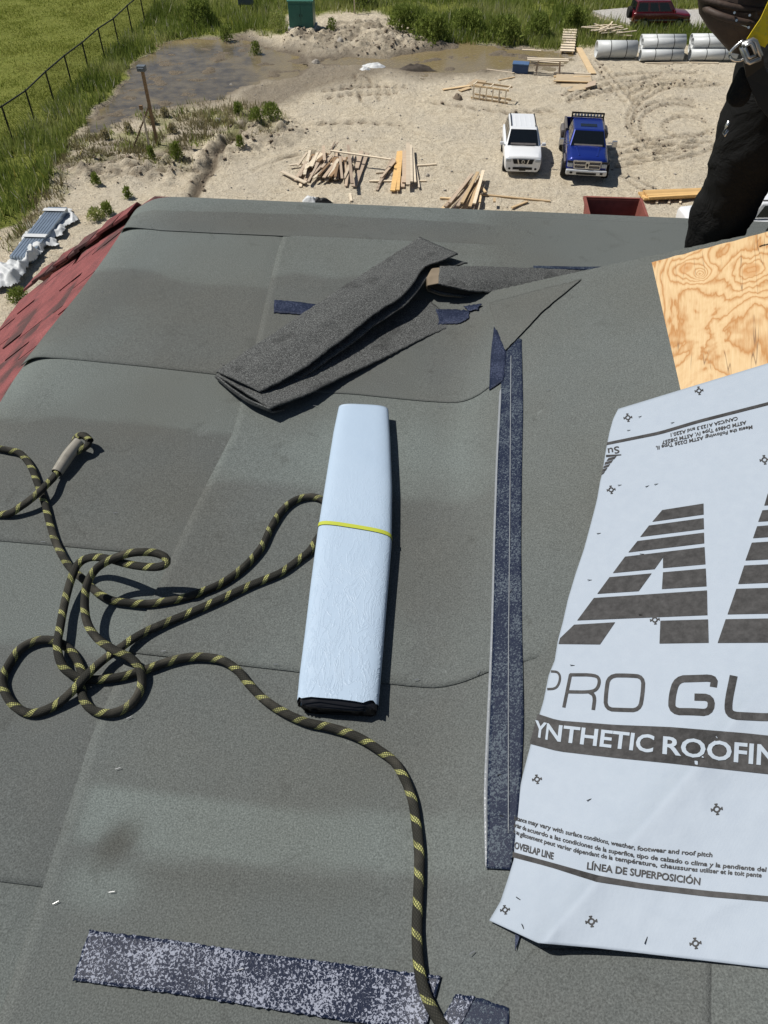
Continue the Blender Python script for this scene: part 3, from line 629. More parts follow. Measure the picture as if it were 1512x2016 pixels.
for k in range(5):
    board((742+k*2, 376-k*5), (772+k*1.5, 313+k*3), .12, .05, .03+.03*k, M_wood_old, label='%s grey board leaning left against the neat stack' % ('lowest', 'second lowest', 'middle', 'second highest', 'topmost')[k], group='grey boards left of the neat stack')
# pile at the roof edge
for k in range(9):
    board((868+k*8, 418), (921+k*3.6, 366-k*1.4), .15, .06, .08+.16*(k % 3), rr.choice([M_wood_old, M_wood_pale, M_wood_new]), label='%s board from the left in the slanting pile that dips behind the roof edge' % ('first', 'second', 'third', 'fourth', 'fifth', 'sixth', 'seventh', 'eighth', 'ninth')[k], group='boards of the slanting pile')
for a, b, h_, lab in [((866, 393), (890, 394), .03, 'short bearer left of the slanting pile'), ((942, 373), (955, 388), .2, 'short board leaning off the slanting pile'), ((946, 385), (1083, 400), .02, 'long thin board lying right of the slanting pile'), ((1007, 414), (1038, 401), .05, 'short tan board on the sand above the roof edge'), ((943, 410), (944, 398), .3, 'small upright board end nearest the slanting pile'), ((972, 412), (972, 405), .3, 'small upright board end further right of the slanting pile')]:
    board(a, b, .12, .06, h_, M_wood_new, label=lab)
# yellow timber stack at right
for k in range(4):
    for j in range(2):
        board((1256+j*8+k*3, 388+k*3.4+j*2), (1452, 380+k*3.2+j*2), .20, .10, .12+j*.12, M_wood_or, label='yellow timber in the %s layer, %s, beside the worker leg' % (('bottom', 'top')[j], ('farthest back', 'second from the back', 'second from the front', 'nearest the roof')[k]), group='yellow timbers stacked on bearers')
for k, x in enumerate((1292, 1316, 1338)):
    board((x, 403), (x+3, 384), .1, .1, 0, M_wood_pale, 'bearer', ['leftmost pale bearer end under the yellow timbers', 'middle pale bearer end under the yellow timbers', 'rightmost pale bearer end under the yellow timbers'][k], 'bearer')
board((1312, 372), (1330, 384), .08, .04, 0, M_wood_old, label='thin grey board on the sand above the yellow timbers')
# far lumber: boards, sheets, ramp
for a, b, w_, h_, mt, lab in [((872, 178), (925, 172), .2, .02, M_wood_new, 'tan board at the left of the scattered boards below the long puddle'), ((905, 181), (925, 176), .3, .02, M_wood_new, 'short tan board beside the ladder shaped frame'), ((958, 135), (1012, 146), .13, .03, M_wood_pale, 'thin pale board left of the blue box'), ((982, 161), (1013, 153), .12, .02, M_wood_new, 'tan stick lying below the blue box'), ((1139, 95), (1167, 147), .42, .04, M_wood_new, 'long wide plank lying right of the plank ramp'), ((1045, 121), (1110, 124), .14, .02, M_wood_pale, 'pale board on the puddle edge behind the trestle')]:
    board(a, b, w_, .05, h_, mt, label=lab)
def sheet(c4, label, mat=M_osb, h=.02, th=.03, name='sheathing_sheet'):
    P = [gp(*c) for c in c4]; c = sum(P, Vector())/len(P); m = MB(); zz = max(p.z for p in P)+h
    m.panel([Vector((p.x, p.y, zz))-Vector((c.x, c.y, c.z)) for p in P][::-1], -th if False else th); o = m.build(name, mat, loc=c); return tag(o, label, 'wood sheet')
sheet([(918, 170), (945, 176), (958, 162), (935, 158)], 'tan plywood offcut left of the trestle, nearest the puddle')
sheet([(1092, 164), (1165, 165), (1162, 152), (1095, 151)], 'long brown sheet on the stack below the trestle', h=.12)
sheet([(1103, 170), (1122, 181), (1160, 176), (1162, 166), (1105, 166)], 'tan broken sheet at the bottom of the sheet pile')
sheet([(1150, 178), (1172, 172), (1172, 163), (1158, 166)], 'small grey sheet leaning at the right of the sheet pile', M_wood_old, h=.15)
for k in range(4): board((1090, 150+k*5), (1160, 151+k*5), .10, .05, .02+.1*(k % 2), M_wood_new, label='%s thin board edge beside the sheets below the trestle' % ('farthest', 'second', 'third', 'nearest')[k], group='boards among the sheet pile')
board((1090, 148), (1162, 150), .16, .05, .14, M_wood_pale, label='pale board on the upper edge of the sheet pile')
# plank ramp
p = gp(1117, 88); ramp = thing('plank_ramp', 'narrow ramp of crosswise planks leading into the grass', 'ramp', p)
A, B = gp(1116, 106)-p, gp(1121, 70)-p; d = B-A
for sx in (-.38, .38):
    m = MB(); m.add(*box_between(A+Vector((sx, 0, .1)), B+Vector((sx, 0, .35)), .08, .1)); m.build('side_rail', M_wood_new, ramp)
for k in range(9):
    q = A+d*(k+.5)/9+Vector((0, 0, .17+.25*(k+.5)/9)); m = MB(); m.box(.95, d.length/9*.82, .04, (0, 0, 0)); m.build('plank', M_wood_pale, ramp, loc=q)
# far scrap pile (at grass)
for k in range(24):
    x = 1190+rr.gauss(0, 16); y = 72+rr.gauss(0, 5); a = R_(rr.gauss(-20, 30)); L = rr.uniform(10, 24)
    board((x-math.cos(a)*L, y-math.sin(a)*L*.4), (x+math.cos(a)*L, y+math.sin(a)*L*.4), .12, .05, rr.uniform(.25, .7), M_wood_pale, label='pale board in the small heap in the grass above the pipes', group='boards of the heap in the grass')
# trestle table, blue box, ladder frame
p = gp(1078, 145); t = thing('work_trestle', 'small trestle table with a board top beside the blue box', 'trestle', p)
for k, (sx, sy) in enumerate(((-.75, -.4), (-.75, .4), (.75, -.4), (.75, .4))):
    m = MB(); m.add(*box_between((sx, sy, 0), (sx*.9, sy*.25, .8), .07, .05, up=(0, 1, 0))); m.build('leg', M_wood_old, t)
for sy in (-.22, .12): m = MB(); m.box(2.6, .2, .05, (-.1, sy, .84)); m.build('top_board', M_wood_pale, t)
m = MB(); m.box(1.9, .06, .06, (0, 0, .5)); m.build('stretcher', M_wood_old, t)
board((1025, 122), (1062, 126), .14, .05, .8, M_wood_pale, label='pale board end resting on the trestle over the blue box')
p = gp(1024, 142); t = thing('storage_box', 'small blue storage box beside the trestle table', 'box', p, -.12)
m = MB(); m.box(1.0, .62, .5, (0, 0, .25)); m.build('tub', M_bluebox, t, bevel=.04); m = MB(); m.box(1.06, .68, .09, (0, 0, .54)); m.build('lid', simple('blue_lid', (.07, .13, .25)), t, bevel=.03)
p = gp(966, 198); t = thing('ladder_frame', 'pale wooden frame with rungs lying on its side on the sand', 'wooden frame', p, -.33)
for sy, hz in ((-.3, .08), (-.3, .75), (.35, .08), (.35, .75)):
    m = MB(); m.box(2.3, .05, .09, (0, sy, hz)); m.build('rail', M_wood_new, t)
for k in range(6): m = MB(); m.box(.07, .04, .72, (-1.0+k*.4, -.35, .42)); m.build('rung', M_wood_pale, t)
for k in range(3): m = MB(); m.box(.06, .7, .05, (-1.05+k*1.05, .03, .80)); m.build('cross_piece', M_wood_pale, t)
# pipes
def pipe(a, b, r, label, group, h):
    A = gp(*a); B = gp(*b); zz = min(A.z, B.z)+h+r; A.z = B.z = zz; c = (A+B)/2; t = thing('drain_pipe', label, 'pipe', c, group=group); A -= c; B -= c
    m = MB(); n = 20; q = (B-A).to_track_quat('Z', 'Y')
    for rr_, e in ((r, 0), (r*.86, 1)):
        for P in (A, B): m.v += [tuple(P+q @ Vector((rr_*math.cos(i*2*math.pi/n), rr_*math.sin(i*2*math.pi/n), 0))) for i in range(n)]
    for i in range(n):
        j = (i+1) % n; m.f += [(i, j, n+j, n+i), (2*n+j, 2*n+i, 3*n+i, 3*n+j), (j, i, 2*n+i, 2*n+j), (n+i, n+j, 3*n+j, 3*n+i)]
    m.build('tube', M_pvc, t, True)
    for s_ in (.33, .72):
        P = A+(B-A)*s_; m = MB(); m.cyl(P-(B-A).normalized()*.02, P+(B-A).normalized()*.02, r*1.02, 20); m.build('strap', M_fence, t)
    return t
pipe((1171, 113), (1249, 113), .52, 'single large pale pipe at the left of the pipe row', None, .04)
for gi, (x0, x1, nm) in enumerate(((1258, 1341, 'middle'), (1355, 1446, 'right'))):
    gg = 'pipes of the %s bundle' % nm; r = .34
    for k, (yy, hh, lab) in enumerate([(119, .04, 'front bottom'), (112, .04, 'second bottom'), (105, .04, 'back bottom'), (115.5, .62, 'front upper'), (108, .62, 'back upper')]):
        pipe((x0+(k % 2)*2-(2 if k > 2 else 0), yy), (x1, yy), r, '%s pale pipe of the %s strapped bundle' % (lab, nm), gg, hh)
for k, (x, y) in enumerate([(1300, 123), (1390, 123), (1330, 122)]): board((x-30, y), (x+25, y+1), .12, .06, 0, M_wood_pale, label=['bearer board in front of the middle pipe bundle', 'bearer board in front of the right pipe bundle', 'short bearer board between the two pipe bundles'][k])
# debris
def heap(name, label, cat, px, py, sx, sy, h_, mat, seed, n=26, res=.5):
    p = gp(px, py); a, b = np.meshgrid(np.linspace(-1, 1, n), np.linspace(-1, 1, n), indexing='ij'); r = np.hypot(a, b)
    z = np.clip(1-r**2*(1.0+.6*(fbm(a*2+9, b*2, 2, seed)-.5)), -.15, 1)*h_*(.4+1.2*fbm(a*3+5, b*3+5, 4, seed+1))-.02
    X = a*sx*(1+.4*(fbm(a*2, b*2, 2, seed+3)-.5)); Y = b*sy
    F_ = grid_faces(n, n); k = (r < 1.02).ravel(); F_ = F_[k[F_].all(1)]
    o = fast_mesh(name, np.stack([X, Y, z], -1).reshape(-1, 3), F_, mat, False); o.location = p; return tag(o, label, cat)
heap('sheet_scrap', 'crumpled white plastic scrap at the puddle edge', 'plastic scrap', 736, 131, .8, .5, .25, M_tarp, 3)
heap('sheet_scrap', 'small white plastic shred left of the crumpled scrap', 'plastic scrap', 718, 138, .35, .3, .2, M_tarp, 4)
heap('debris_heap', 'dark wet debris heap at the left end of the long puddle', 'debris', 820, 136, 1.4, .45, .35, M_debris, 5)
heap('debris_heap', 'small brown clod of debris left of the wooden frame', 'debris', 901, 194, .35, .3, .3, M_clod, 6)
heap('rubbish', 'small white rubbish at the roof edge below the scrap pile', 'rubbish', 612, 398, .45, .3, .3, M_tarp, 7)
heap('rubbish', 'dark tangled rubbish at the roof edge next to the white rubbish', 'rubbish', 632, 400, .5, .2, .25, M_blk, 8)
for k, (x, y, s_) in enumerate([(622, 126, .3), (772, 345, .12), (842, 347, .12), (430, 240, .25), (455, 165, .15), (670, 92, .3)]):
    heap('rock', ['white rock at the neck between the puddles', 'small white stone left of the neat stack bearer', 'small white stone right of the neat stack', 'pale rock on the mud left of the ditch', 'tiny rock on the mud by the large puddle', 'pale rock on the far mud mound'][k], 'rock', x, y, s_, s_*.8, s_, M_stone, 20+k, 12)
# wrapped steel bundle
p = gp(75, 505); t = thing('steel_bundle', 'bundle of blue-grey steel sections on torn white tarp', 'steel bundle', p)
A = gp(119, 425)-p; B = gp(45, 522)-p; d = (B-A).normalized(); sx = Vector((-d.y, d.x, 0))
for r_ in range(3):
    for k in range(7):
        q = sx*(k-3)*.13+Vector((0, 0, .10+r_*.11)); m = MB(); m.add(*box_between(A+q, B+q, .105, .095)); m.build('steel_section', M_steel, t)
for s_ in (.08, .62):
    q = A+(B-A)*s_; m = MB(); m.add(*box_between(q-d*.14-sx*.0+Vector((0, 0, .42)), q+d*.14+Vector((0, 0, .42)), 1.02, .015)); m.build('wrap_band', M_tarp, t)
def drape(name, label, poly, hmax, seed, flat=.06, parent=None):
    Pw = [gp(*q) for q in poly]; xs = [q.x for q in Pw]; ys = [q.y for q in Pw]; a, b = np.meshgrid(np.arange(min(xs), max(xs), .045), np.arange(min(ys), max(ys), .045), indexing='ij')
    px, py = proj(a, b, 0); s = inpoly(px+(fbm(a*4, b*4, 2, seed)-.5)*10, py, poly); e = np.clip((s+3)/10, 0, 1)
    rg = np.abs(fbm(a*1.5+b*.8, b*.8-a*.4, 3, seed+2)-.5)*1.6
    z = flat+hmax*e*(1-rg)**2*(.4+fbm(a*1.2, b*1.2, 2, seed+4))
    Fc = grid_faces(*a.shape); k = (s > 0).ravel(); Fc = Fc[k[Fc].all(1)]; o = fast_mesh(name, np.stack([a, b, z], -1).reshape(-1, 3), Fc, M_tarp, True)
    return tag(o, label, 'tarp')
drape('tarp', 'white tarp spread under and right of the steel bundle', [(40, 486), (52, 462), (70, 446), (84, 428), (118, 412), (140, 414), (150, 430), (160, 438), (133, 450), (128, 468), (112, 472), (118, 488), (92, 492), (86, 506), (60, 512), (30, 506)], .30, 41)
drape('tarp', 'bunched white tarp over the lower end of the steel bundle', [(30, 506), (62, 498), (92, 506), (70, 524), (58, 540), (50, 556), (36, 570), (0, 578), (-60, 590), (-60, 545), (0, 540), (14, 528)], .5, 43, .10)
# dumpster
A = [gp(1143, 488), gp(1263, 488)]; c = (A[0]+A[1])/2; c.z = 0
Wd = (A[1]-A[0]).length*1.0; t = thing('dumpster', 'open rusty red steel dumpster cut off by the roof edge', 'dumpster', (c.x, c.y, 0), .02)
h_ = 1.35; c0 = proj(c.x, c.y, 0)
back = Vector((0, 1.9, 0)); w0, w1_ = Wd*.46, Wd*.42
for nm, q in (('side_wall', [(-w1_, -1.6, .15), (-w1_, 1.6, .15), (-w1_*1.08, 1.75, h_), (-w1_*1.08, -1.75, h_)]), ('side_wall', [(w1_, 1.6, .15), (w1_, -1.6, .15), (w1_*1.08, -1.75, h_), (w1_*1.08, 1.75, h_)]), ('end_wall', [(-w1_, 1.6, .15), (w1_, 1.6, .15), (w1_*1.08, 1.75, h_), (-w1_*1.08, 1.75, h_)]), ('end_wall', [(w1_, -1.6, .15), (-w1_, -1.6, .15), (-w1_*1.08, -1.75, h_), (w1_*1.08, -1.75, h_)])):
    m = MB(); m.panel(q, .06); m.build(nm, M_rust, t)
m = MB(); m.box(2*w1_, 3.2, .06, (0, 0, .15)); m.build('floor_plate', M_rustin, t)
m = MB()
for s_ in (-1, 1): m.box(.12, 3.6, .1, (s_*w1_*1.09, 0, h_+.03)); m.box(2.2*w1_, .12, .1, (0, s_*1.77, h_+.034))
m.build('rim', M_rust, t)
# ------------------------------------------------------------ VEHICLES (front of each at local -y)
def ringloft(name, secs, mat, parent, smooth=True, bevel=0.0, sub=1):
    """secs: list of (y, [(x,z)...half outline bottom to top centre])"""
    m = MB(); n = None
    for y, h in secs:
        r = [(x, y, z) for x, z in h]+[(-x, y, z) for x, z in reversed(h) if x > 1e-6]; n = len(r); m.v += r
    for i in range(len(secs)-1):
        for k in range(n): m.f.append((i*n+k, i*n+(k+1) % n, (i+1)*n+(k+1) % n, (i+1)*n+k))
    m.f += [tuple(range(n-1, -1, -1)), tuple(range((len(secs)-1)*n, len(secs)*n))]
    o = m.build(name, mat, parent, smooth)
    bm = bmesh.new(); bm.from_mesh(o.data); bmesh.ops.recalc_face_normals(bm, faces=bm.faces); bm.to_mesh(o.data); bm.free()
    b = o.modifiers.new('bevel', 'BEVEL'); b.width = bevel or .035; b.segments = 3; b.limit_method = 'ANGLE'; b.angle_limit = R_(20)
    return o
def wheel(t, x, y, r, w_=.24, rim=None):
    m = MB(); m.cyl((x-w_/2, y, r), (x+w_/2, y, r), r, 24); o = m.build('wheel', M_tyre, t, bevel=.03)
    for s_ in (-1, 1):
        m = MB(); m.cyl((x+s_*w_*.5, y, r), (x+s_*(w_*.5+.012), y, r), r*.62, 20); m.build('rim', rim or M_rim, o)
    return o
def win(t, pts, th=.015, name='window', mat=None):
    m = MB(); m.panel(pts, th); return m.build(name, mat or M_glass, t)
def body_secs(L, w_, zb, belt, hood, hl, cowl, rear):
    q = lambda y, ww, z0, zm, zt, wt: (y, [(0, z0), (ww*.86, z0), (ww*.97, z0+.16), (ww, zm*.8), (ww*.985, zm), (wt, zt-.02), (wt*.6, zt), (0, zt+.015)])
    return [q(0, w_*.88, zb+.03, hood*.80, hood*.90, w_*.70), q(.08, w_*.95, zb, hood*.88, hood*.98, w_*.78), q(.45, w_*.985, zb, hood*.90, hood, w_*.80), q(hl, w_, zb, belt*.96, cowl, w_*.84), q(hl+.5, w_, zb, belt, belt+.01, w_*.9), q(L*.8, w_, zb, belt, belt+.01, w_*.9), q(L-.15, w_*.98, zb, belt, rear, w_*.88), q(L, w_*.90, zb+.08, belt*.92, rear*.97, w_*.8)]
def cabin(t, yb0, yb1, yt0, yt1, wb, wt, zb, zt, mat, name='cabin'):
    m = MB(); b = [(-wb, yb0, zb), (wb, yb0, zb), (wb, yb1, zb), (-wb, yb1, zb)]; p = [(-wt, yt0, zt), (wt, yt0, zt), (wt, yt1, zt), (-wt, yt1, zt)]
    m.add([*b, *p], [(3, 2, 1, 0), (4, 5, 6, 7), (0, 1, 5, 4), (1, 2, 6, 5), (2, 3, 7, 6), (3, 0, 4, 7)]); o = m.build(name, mat, t, bevel=.06)
    lerp = lambda a, b_, f: Vector(a)+(Vector(b_)-Vector(a))*f
    def face(i, j, u0, u1, v0, v1):
        A = lambda u, v: lerp(lerp(b[i], b[j], u), lerp(p[i], p[j], u), v)
        return [A(u0, v0), A(u1, v0), A(u1, v1), A(u0, v1)]
    return face
def seats(t, y, z):
    pass
# ---- white SUV
P = gp(1026, 349); suv = thing('parked_suv', 'white SUV with roof rails parked nose-on beside the blue pickup', 'SUV', P, YAW-R_(4.5)); suv.scale = (1, .88, .95)
W_ = .93
ringloft('body', body_secs(4.74, W_, .26, 1.14, 1.08, 1.35, 1.15, 1.17), M_wpaint, suv, bevel=.05)
fc = cabin(suv, 1.28, 4.66, 2.05, 4.42, .83, .66, 1.10, 1.78, M_wpaint)
win(suv, fc(0, 1, .03, .97, .08, .93), .02, 'windshield')
win(suv, fc(0, 1, .12, .90, .10, .20), .026, 'dashboard', M_fender); win(suv, fc(2, 3, .08, .92, .15, .85), .02, 'rear_window')
for i, j, s_ in ((1, 2, 1), (3, 0, -1)):
    for u0, u1 in ((.10, .40), (.43, .68), (.71, .95)):
        if s_ < 0: u0, u1 = 1-u1, 1-u0
        win(suv, fc(i, j, u0, u1, .14, .84), .012, 'side_window')
for s_ in (-1, 1):
    m = MB(); m.tube([(s_*.60, 2.35, 1.79), (s_*.61, 2.45, 1.86), (s_*.61, 4.1, 1.87), (s_*.60, 4.25, 1.80)], .025, 8); m.build('roof_rail', M_blk, suv, True)
    m = MB(); m.box(.20, .12, .15, (s_*1.04, 1.45, 1.20)); m.box(.12, .05, .05, (s_*.92, 1.47, 1.14)); m.build('mirror', M_wpaint, suv, bevel=.03)
    m = MB(); m.box(.26, .16, .17, (s_*.72, .055, .86)); hl = m.build('headlight', M_lens, suv, bevel=.03)
    m = MB(); m.cyl((s_*.64, -.01, .44), (s_*.64, .03, .44), .06, 12); m.build('fog_light', M_blk, suv)
for k in range(4): m = MB(); m.box(.05, 1.6, .014, (-.375+k*.25, 3.2, 1.783)); m.build('roof_rib', M_wpaint, suv)
m = MB(); m.panel([(-.45, -.03, .70), (.45, -.03, .70), (.52, -.005, .92), (-.52, -.005, .92)], .025); gl = m.build('grille', M_blk, suv)
for s_ in (-1, 1): m = MB(); m.panel([(s_*.20-.03, -.045, .70), (s_*.20+.03, -.045, .70), (s_*.27+.03, -.02, .92), (s_*.27-.03, -.02, .92)], .025); m.build('grille_bar', M_chrome, gl)
m = MB(); m.cyl((0, -.07, .81), (0, -.03, .81), .085, 16); m.build('badge', M_chrome, gl)
m = MB(); m.box(.06, .02, .12, (0, -.075, .81)); m.box(.15, .015, .03, (0, -.078, .81)); m.build('badge_mark', M_blk, gl)
m = MB(); m.box(.95, .04, .12, (0, .0, .46)); m.build('lower_intake', M_blk, suv)
m = MB(); m.box(.32, .03, .17, (0, -.03, .44)); m.build('licence_plate', M_blk, suv)
for x in (-.80, .80):
    for y in (.92, 3.75): wheel(suv, x*1.02, y, .37)
m = MB(); m.box(1.16, .02, .02, (0, 1.22, 1.18)); m.build('wiper', M_blk, suv)
# ---- blue pickup
P = gp(1149, 362); tr = thing('pickup_truck', 'blue crew-cab pickup with chrome grille parked right of the white SUV', 'pickup truck', P, YAW-R_(8)); tr.scale = (1, .89, .95)
W2 = 1.0
q = lambda y, ww, z0, zm, zt, wt: (y, [(0, z0), (ww*.9, z0), (ww, z0+.15), (ww, zm), (wt, zt-.03), (wt*.6, zt), (0, zt+.02)])
ringloft('body', [q(0.0, .90, .55, .95, 1.16, .70), q(.12, .96, .52, 1.08, 1.26, .78), q(.5, .98, .5, 1.12, 1.33, .80), q(1.35, .98, .5, 1.18, 1.40, .86), q(1.5, .98, .5, 1.25, 1.38, .9), q(3.85, .98, .5, 1.25, 1.36, .9)], M_bpaint, tr, bevel=.05)
fc = cabin(tr, 1.32, 3.86, 2.0, 3.68, .90, .72, 1.34, 2.0, M_bpaint)
win(tr, fc(0, 1, .04, .96, .06, .92), .02, 'windshield'); win(tr, fc(0, 1, .12, .90, .08, .17), .026, 'dashboard', M_fender); win(tr, fc(2, 3, .1, .9, .2, .85), .02, 'rear_window')
for i, j, s_ in ((1, 2, 1), (3, 0, -1)):
    for u0, u1 in ((.10, .48), (.54, .94)):
        if s_ < 0: u0, u1 = 1-u1, 1-u0
        win(tr, fc(i, j, u0, u1, .12, .84), .012, 'side_window')
m = MB(); m.box(.80, .42, .015, (0, 2.62, 2.006)); m.build('sunroof', M_glass, tr, bevel=.005)
# hood ridges
m = MB()
for s_ in (-1, 1): m.add(*box_between((s_*.42, .25, 1.29), (s_*.55, 1.25, 1.405), .10, .05))
m.build('hood_ridge', M_bpaint, tr, bevel=.02)
# grille: cross frame
m = MB(); m.panel([(-.56, -.05, .78), (.56, -.05, .78), (.62, .0, 1.12), (-.62, .0, 1.12)], .03); gl = m.build('grille', M_fender, tr)
m = MB(); m.box(1.22, .07, .05, (0, -.07, .79)); m.box(1.30, .07, .06, (0, -.03, 1.13)); m.build('grille_frame', M_chrome, gl, bevel=.01)
for a, b in (((-.60, -.075, .78), (-.66, -.03, 1.14)), ((.60, -.075, .78), (.66, -.03, 1.14))): m = MB(); m.add(*box_between(a, b, .06, .06, up=(0, 1, 0))); m.build('grille_side', M_chrome, gl)
m = MB(); m.box(1.2, .05, .04, (0, -.08, .96)); m.build('grille_bar', M_chrome, gl); m = MB(); m.box(.18, .06, .36, (0, -.085, .96)); m.build('emblem_plate', M_chrome, gl)
m = MB(); m.box(.10, .02, .12, (0, -.12, .98)); m.box(.05, .02, .08, (0, -.125, .9)); m.build('emblem', M_blk, gl)
m = MB(); m.box(1.96, .20, .26, (0, -.10, .60)); bp = m.build('bumper', M_silver, tr, bevel=.06)
m = MB(); m.box(.95, .03, .11, (0, -.20, .57)); m.build('bumper_slot', M_blk, bp)
for s_ in (-1, 1):
    m = MB(); m.box(.13, .03, .10, (s_*.72, -.20, .60)); m.build('fog_light', M_blk, bp)
    m = MB(); m.box(.26, .12, .20, (s_*.81, .02, .92)); h = m.build('headlight', M_lens, tr, bevel=.03); m = MB(); m.box(.26, .12, .09, (s_*.82, .03, 1.06)); m.build('turn_signal', M_blk, h, bevel=.02)
    m = MB(); m.box(.24, .16, .30, (s_*1.28, 1.55, 1.50)); m.box(.30, .05, .05, (s_*1.06, 1.52, 1.42)); m.box(.30, .05, .04, (s_*1.06, 1.52, 1.54)); mi = m.build('mirror', M_chrome, tr, bevel=.03)
    for y, r in ((.95, .44), (4.75, .44)): wheel(tr, s_*1.0, y, r, .30)
    m = MB(); m.box(.10, 1.15, .12, (s_*1.04, .95, .90)); m.build('fender_flare', M_fender, tr, bevel=.04)
    # bed side with bulging rear fender
    m = MB(); m.box(.12, 1.95, .75, (s_*.96, 4.92, 1.02)); m.build('bed_side', M_fender, tr, bevel=.03)
    m = MB(); m.box(.26, 1.15, .42, (s_*1.08, 4.75, 1.02)); m.build('rear_fender', M_fender, tr, bevel=.12)
    m = MB(); m.box(.10, 2.0, .1, (s_*1.02, 2.8, .55)); m.build('running_board', M_blk, tr, bevel=.02)
m = MB(); m.box(1.85, 1.95, .06, (0, 4.92, .75)); m.build('bed_floor', M_blk, tr); m = MB(); m.box(1.9, .08, .6, (0, 5.88, 1.05)); m.build('tailgate', M_bpaint, tr, bevel=.02)
m = MB(); m.box(1.62, .07, .07, (0, 4.02, 2.16))
for s_ in (-1, 1): m.box(.07, .07, .85, (s_*.78, 4.02, 1.76))
m.box(1.62, .07, .05, (0, 4.02, 1.98)); rk = m.build('cab_rack', M_blk, tr)
for k in range(9): m = MB(); m.box(.10, .03, .10, (-.62+k*.155, 3.98, 2.07)); m.build('rack_light', M_lens, rk)
m = MB(); m.box(1.3, .02, .02, (0, 1.48, 1.44)); m.build('wiper', M_blk, tr)
# ---- dark red SUV, side on
P = gp(1292, 52); jp = thing('parked_suv', 'dark red boxy SUV with rear spare wheel on the gravel road', 'SUV', P, math.pi/2+YAW+R_(2))
# local front is -y: facing right in the photo -> rotate so -y points to +x
ringloft('body', [(y-2.1, h) for y, h in body_secs(4.2, .90, .40, 1.10, 1.0, 1.25, 1.10, 1.12)], M_rpaint, jp, bevel=.05)
fc = cabin(jp, -1.0, 2.02, -.45, 1.92, .82, .70, 1.08, 1.78, M_rpaint)
win(jp, fc(0, 1, .05, .95, .08, .92), .02, 'windshield'); win(jp, fc(2, 3, .08, .92, .15, .85), .02, 'rear_window')
for i, j, s_ in ((1, 2, 1), (3, 0, -1)):
    for u0, u1 in ((.12, .38), (.42, .64), (.70, .94)):
        if s_ < 0: u0, u1 = 1-u1, 1-u0
        win(jp, fc(i, j, u0, u1, .14, .82), .012, 'side_window')
for x in (-.82, .82):
    for y in (-1.3, 1.25): wheel(jp, x, y, .38)
    m = MB(); m.box(.05, 3.9, .10, (x*1.11, 0, .62)); m.build('side_moulding', M_fender, jp, bevel=.02)
    m = MB(); m.box(.2, .12, .16, (x*1.2, -.78, 1.2)); m.build('mirror', M_rpaint, jp, bevel=.03)
    m = MB(); m.cyl((x*.72, -2.12, .82), (x*.72, -2.06, .82), .11, 14); m.build('headlight', M_lens, jp)
m = MB(); m.cyl((.0, 2.1, .95), (0, 2.34, .95), .37, 22); m.build('spare_wheel', M_tyre, jp, bevel=.04)
for x in (-.55, .55): m = MB(); m.box(.05, 1.7, .05, (x, .8, 1.84)); m.build('roof_rail', M_blk, jp)
m = MB(); m.box(1.5, .12, .2, (0, -2.12, .5)); m.build('bumper', M_rpaint, jp, bevel=.04)
# figure-like bright object behind the jeep: white van nose
P = gp(1395, 6)
# ---- silver car peeping out beside the leg
P = gp(1460, 262); sc_ = thing('parked_car', 'silver car almost hidden behind the worker, only its front corner showing', 'car', P, YAW-R_(30))
ringloft('body', [(y, [(x*.95, z) for x, z in h]) for y, h in body_secs(4.4, .92, .28, .98, .92, 1.2, .98, 1.0)], M_spaint, sc_, bevel=.05)
fc = cabin(sc_, 1.1, 4.0, 1.8, 3.5, .78, .60, .97, 1.45, M_spaint)
win(sc_, fc(0, 1, .05, .95, .08, .92), .02, 'windshield'); win(sc_, fc(1, 2, .12, .9, .14, .84), .012, 'side_window'); win(sc_, fc(3, 0, .1, .88, .14, .84), .012, 'side_window')
for x in (-.80, .80):
    for y in (.9, 3.5): wheel(sc_, x, y, .33)
    m = MB(); m.box(.30, .08, .14, (x*.78, .03, .72)); m.build('headlight', M_lens, sc_, bevel=.02)
m = MB(); m.box(.8, .05, .2, (0, .0, .58)); m.build('grille', M_blk, sc_); m = MB(); m.box(1.5, .1, .18, (0, .0, .38)); m.build('bumper', M_spaint, sc_, bevel=.04)
# ---- white pickup behind the roof edge, long axis across the picture (nose left)
P = gp(1435, 470); wp = thing('pickup_truck', 'white pickup mostly hidden behind the roof edge and the worker leg', 'pickup truck', P, YAW-math.pi/2+R_(2))
ringloft('body', [(y-2.3, [(x*1.02, z) for x, z in h]) for y, h in body_secs(5.2, .95, .42, 1.22, 1.18, 1.3, 1.28, 1.25)], M_wpaint, wp, bevel=.06)
fc = cabin(wp, .1, 2.4, .55, 2.25, .85, .70, 1.25, 1.88, M_wpaint)
win(wp, fc(0, 1, .05, .95, .08, .92), .02, 'windshield'); win(wp, fc(2, 3, .14, .86, .2, .85), .02, 'rear_window')
for i, j, s_ in ((1, 2, 1), (3, 0, -1)):
    for u0, u1 in ((.12, .48), (.56, .92)):
        if s_ < 0: u0, u1 = 1-u1, 1-u0
        win(wp, fc(i, j, u0, u1, .14, .84), .012, 'side_window')
for x in (-.86, .86):
    for y in (-1.2, 2.0): wheel(wp, x, y, .40)
for x in (-.5, .5): m = MB(); m.box(.05, 1.5, .04, (x, 1.4, 1.91)); m.build('roof_rail', M_fender, wp)
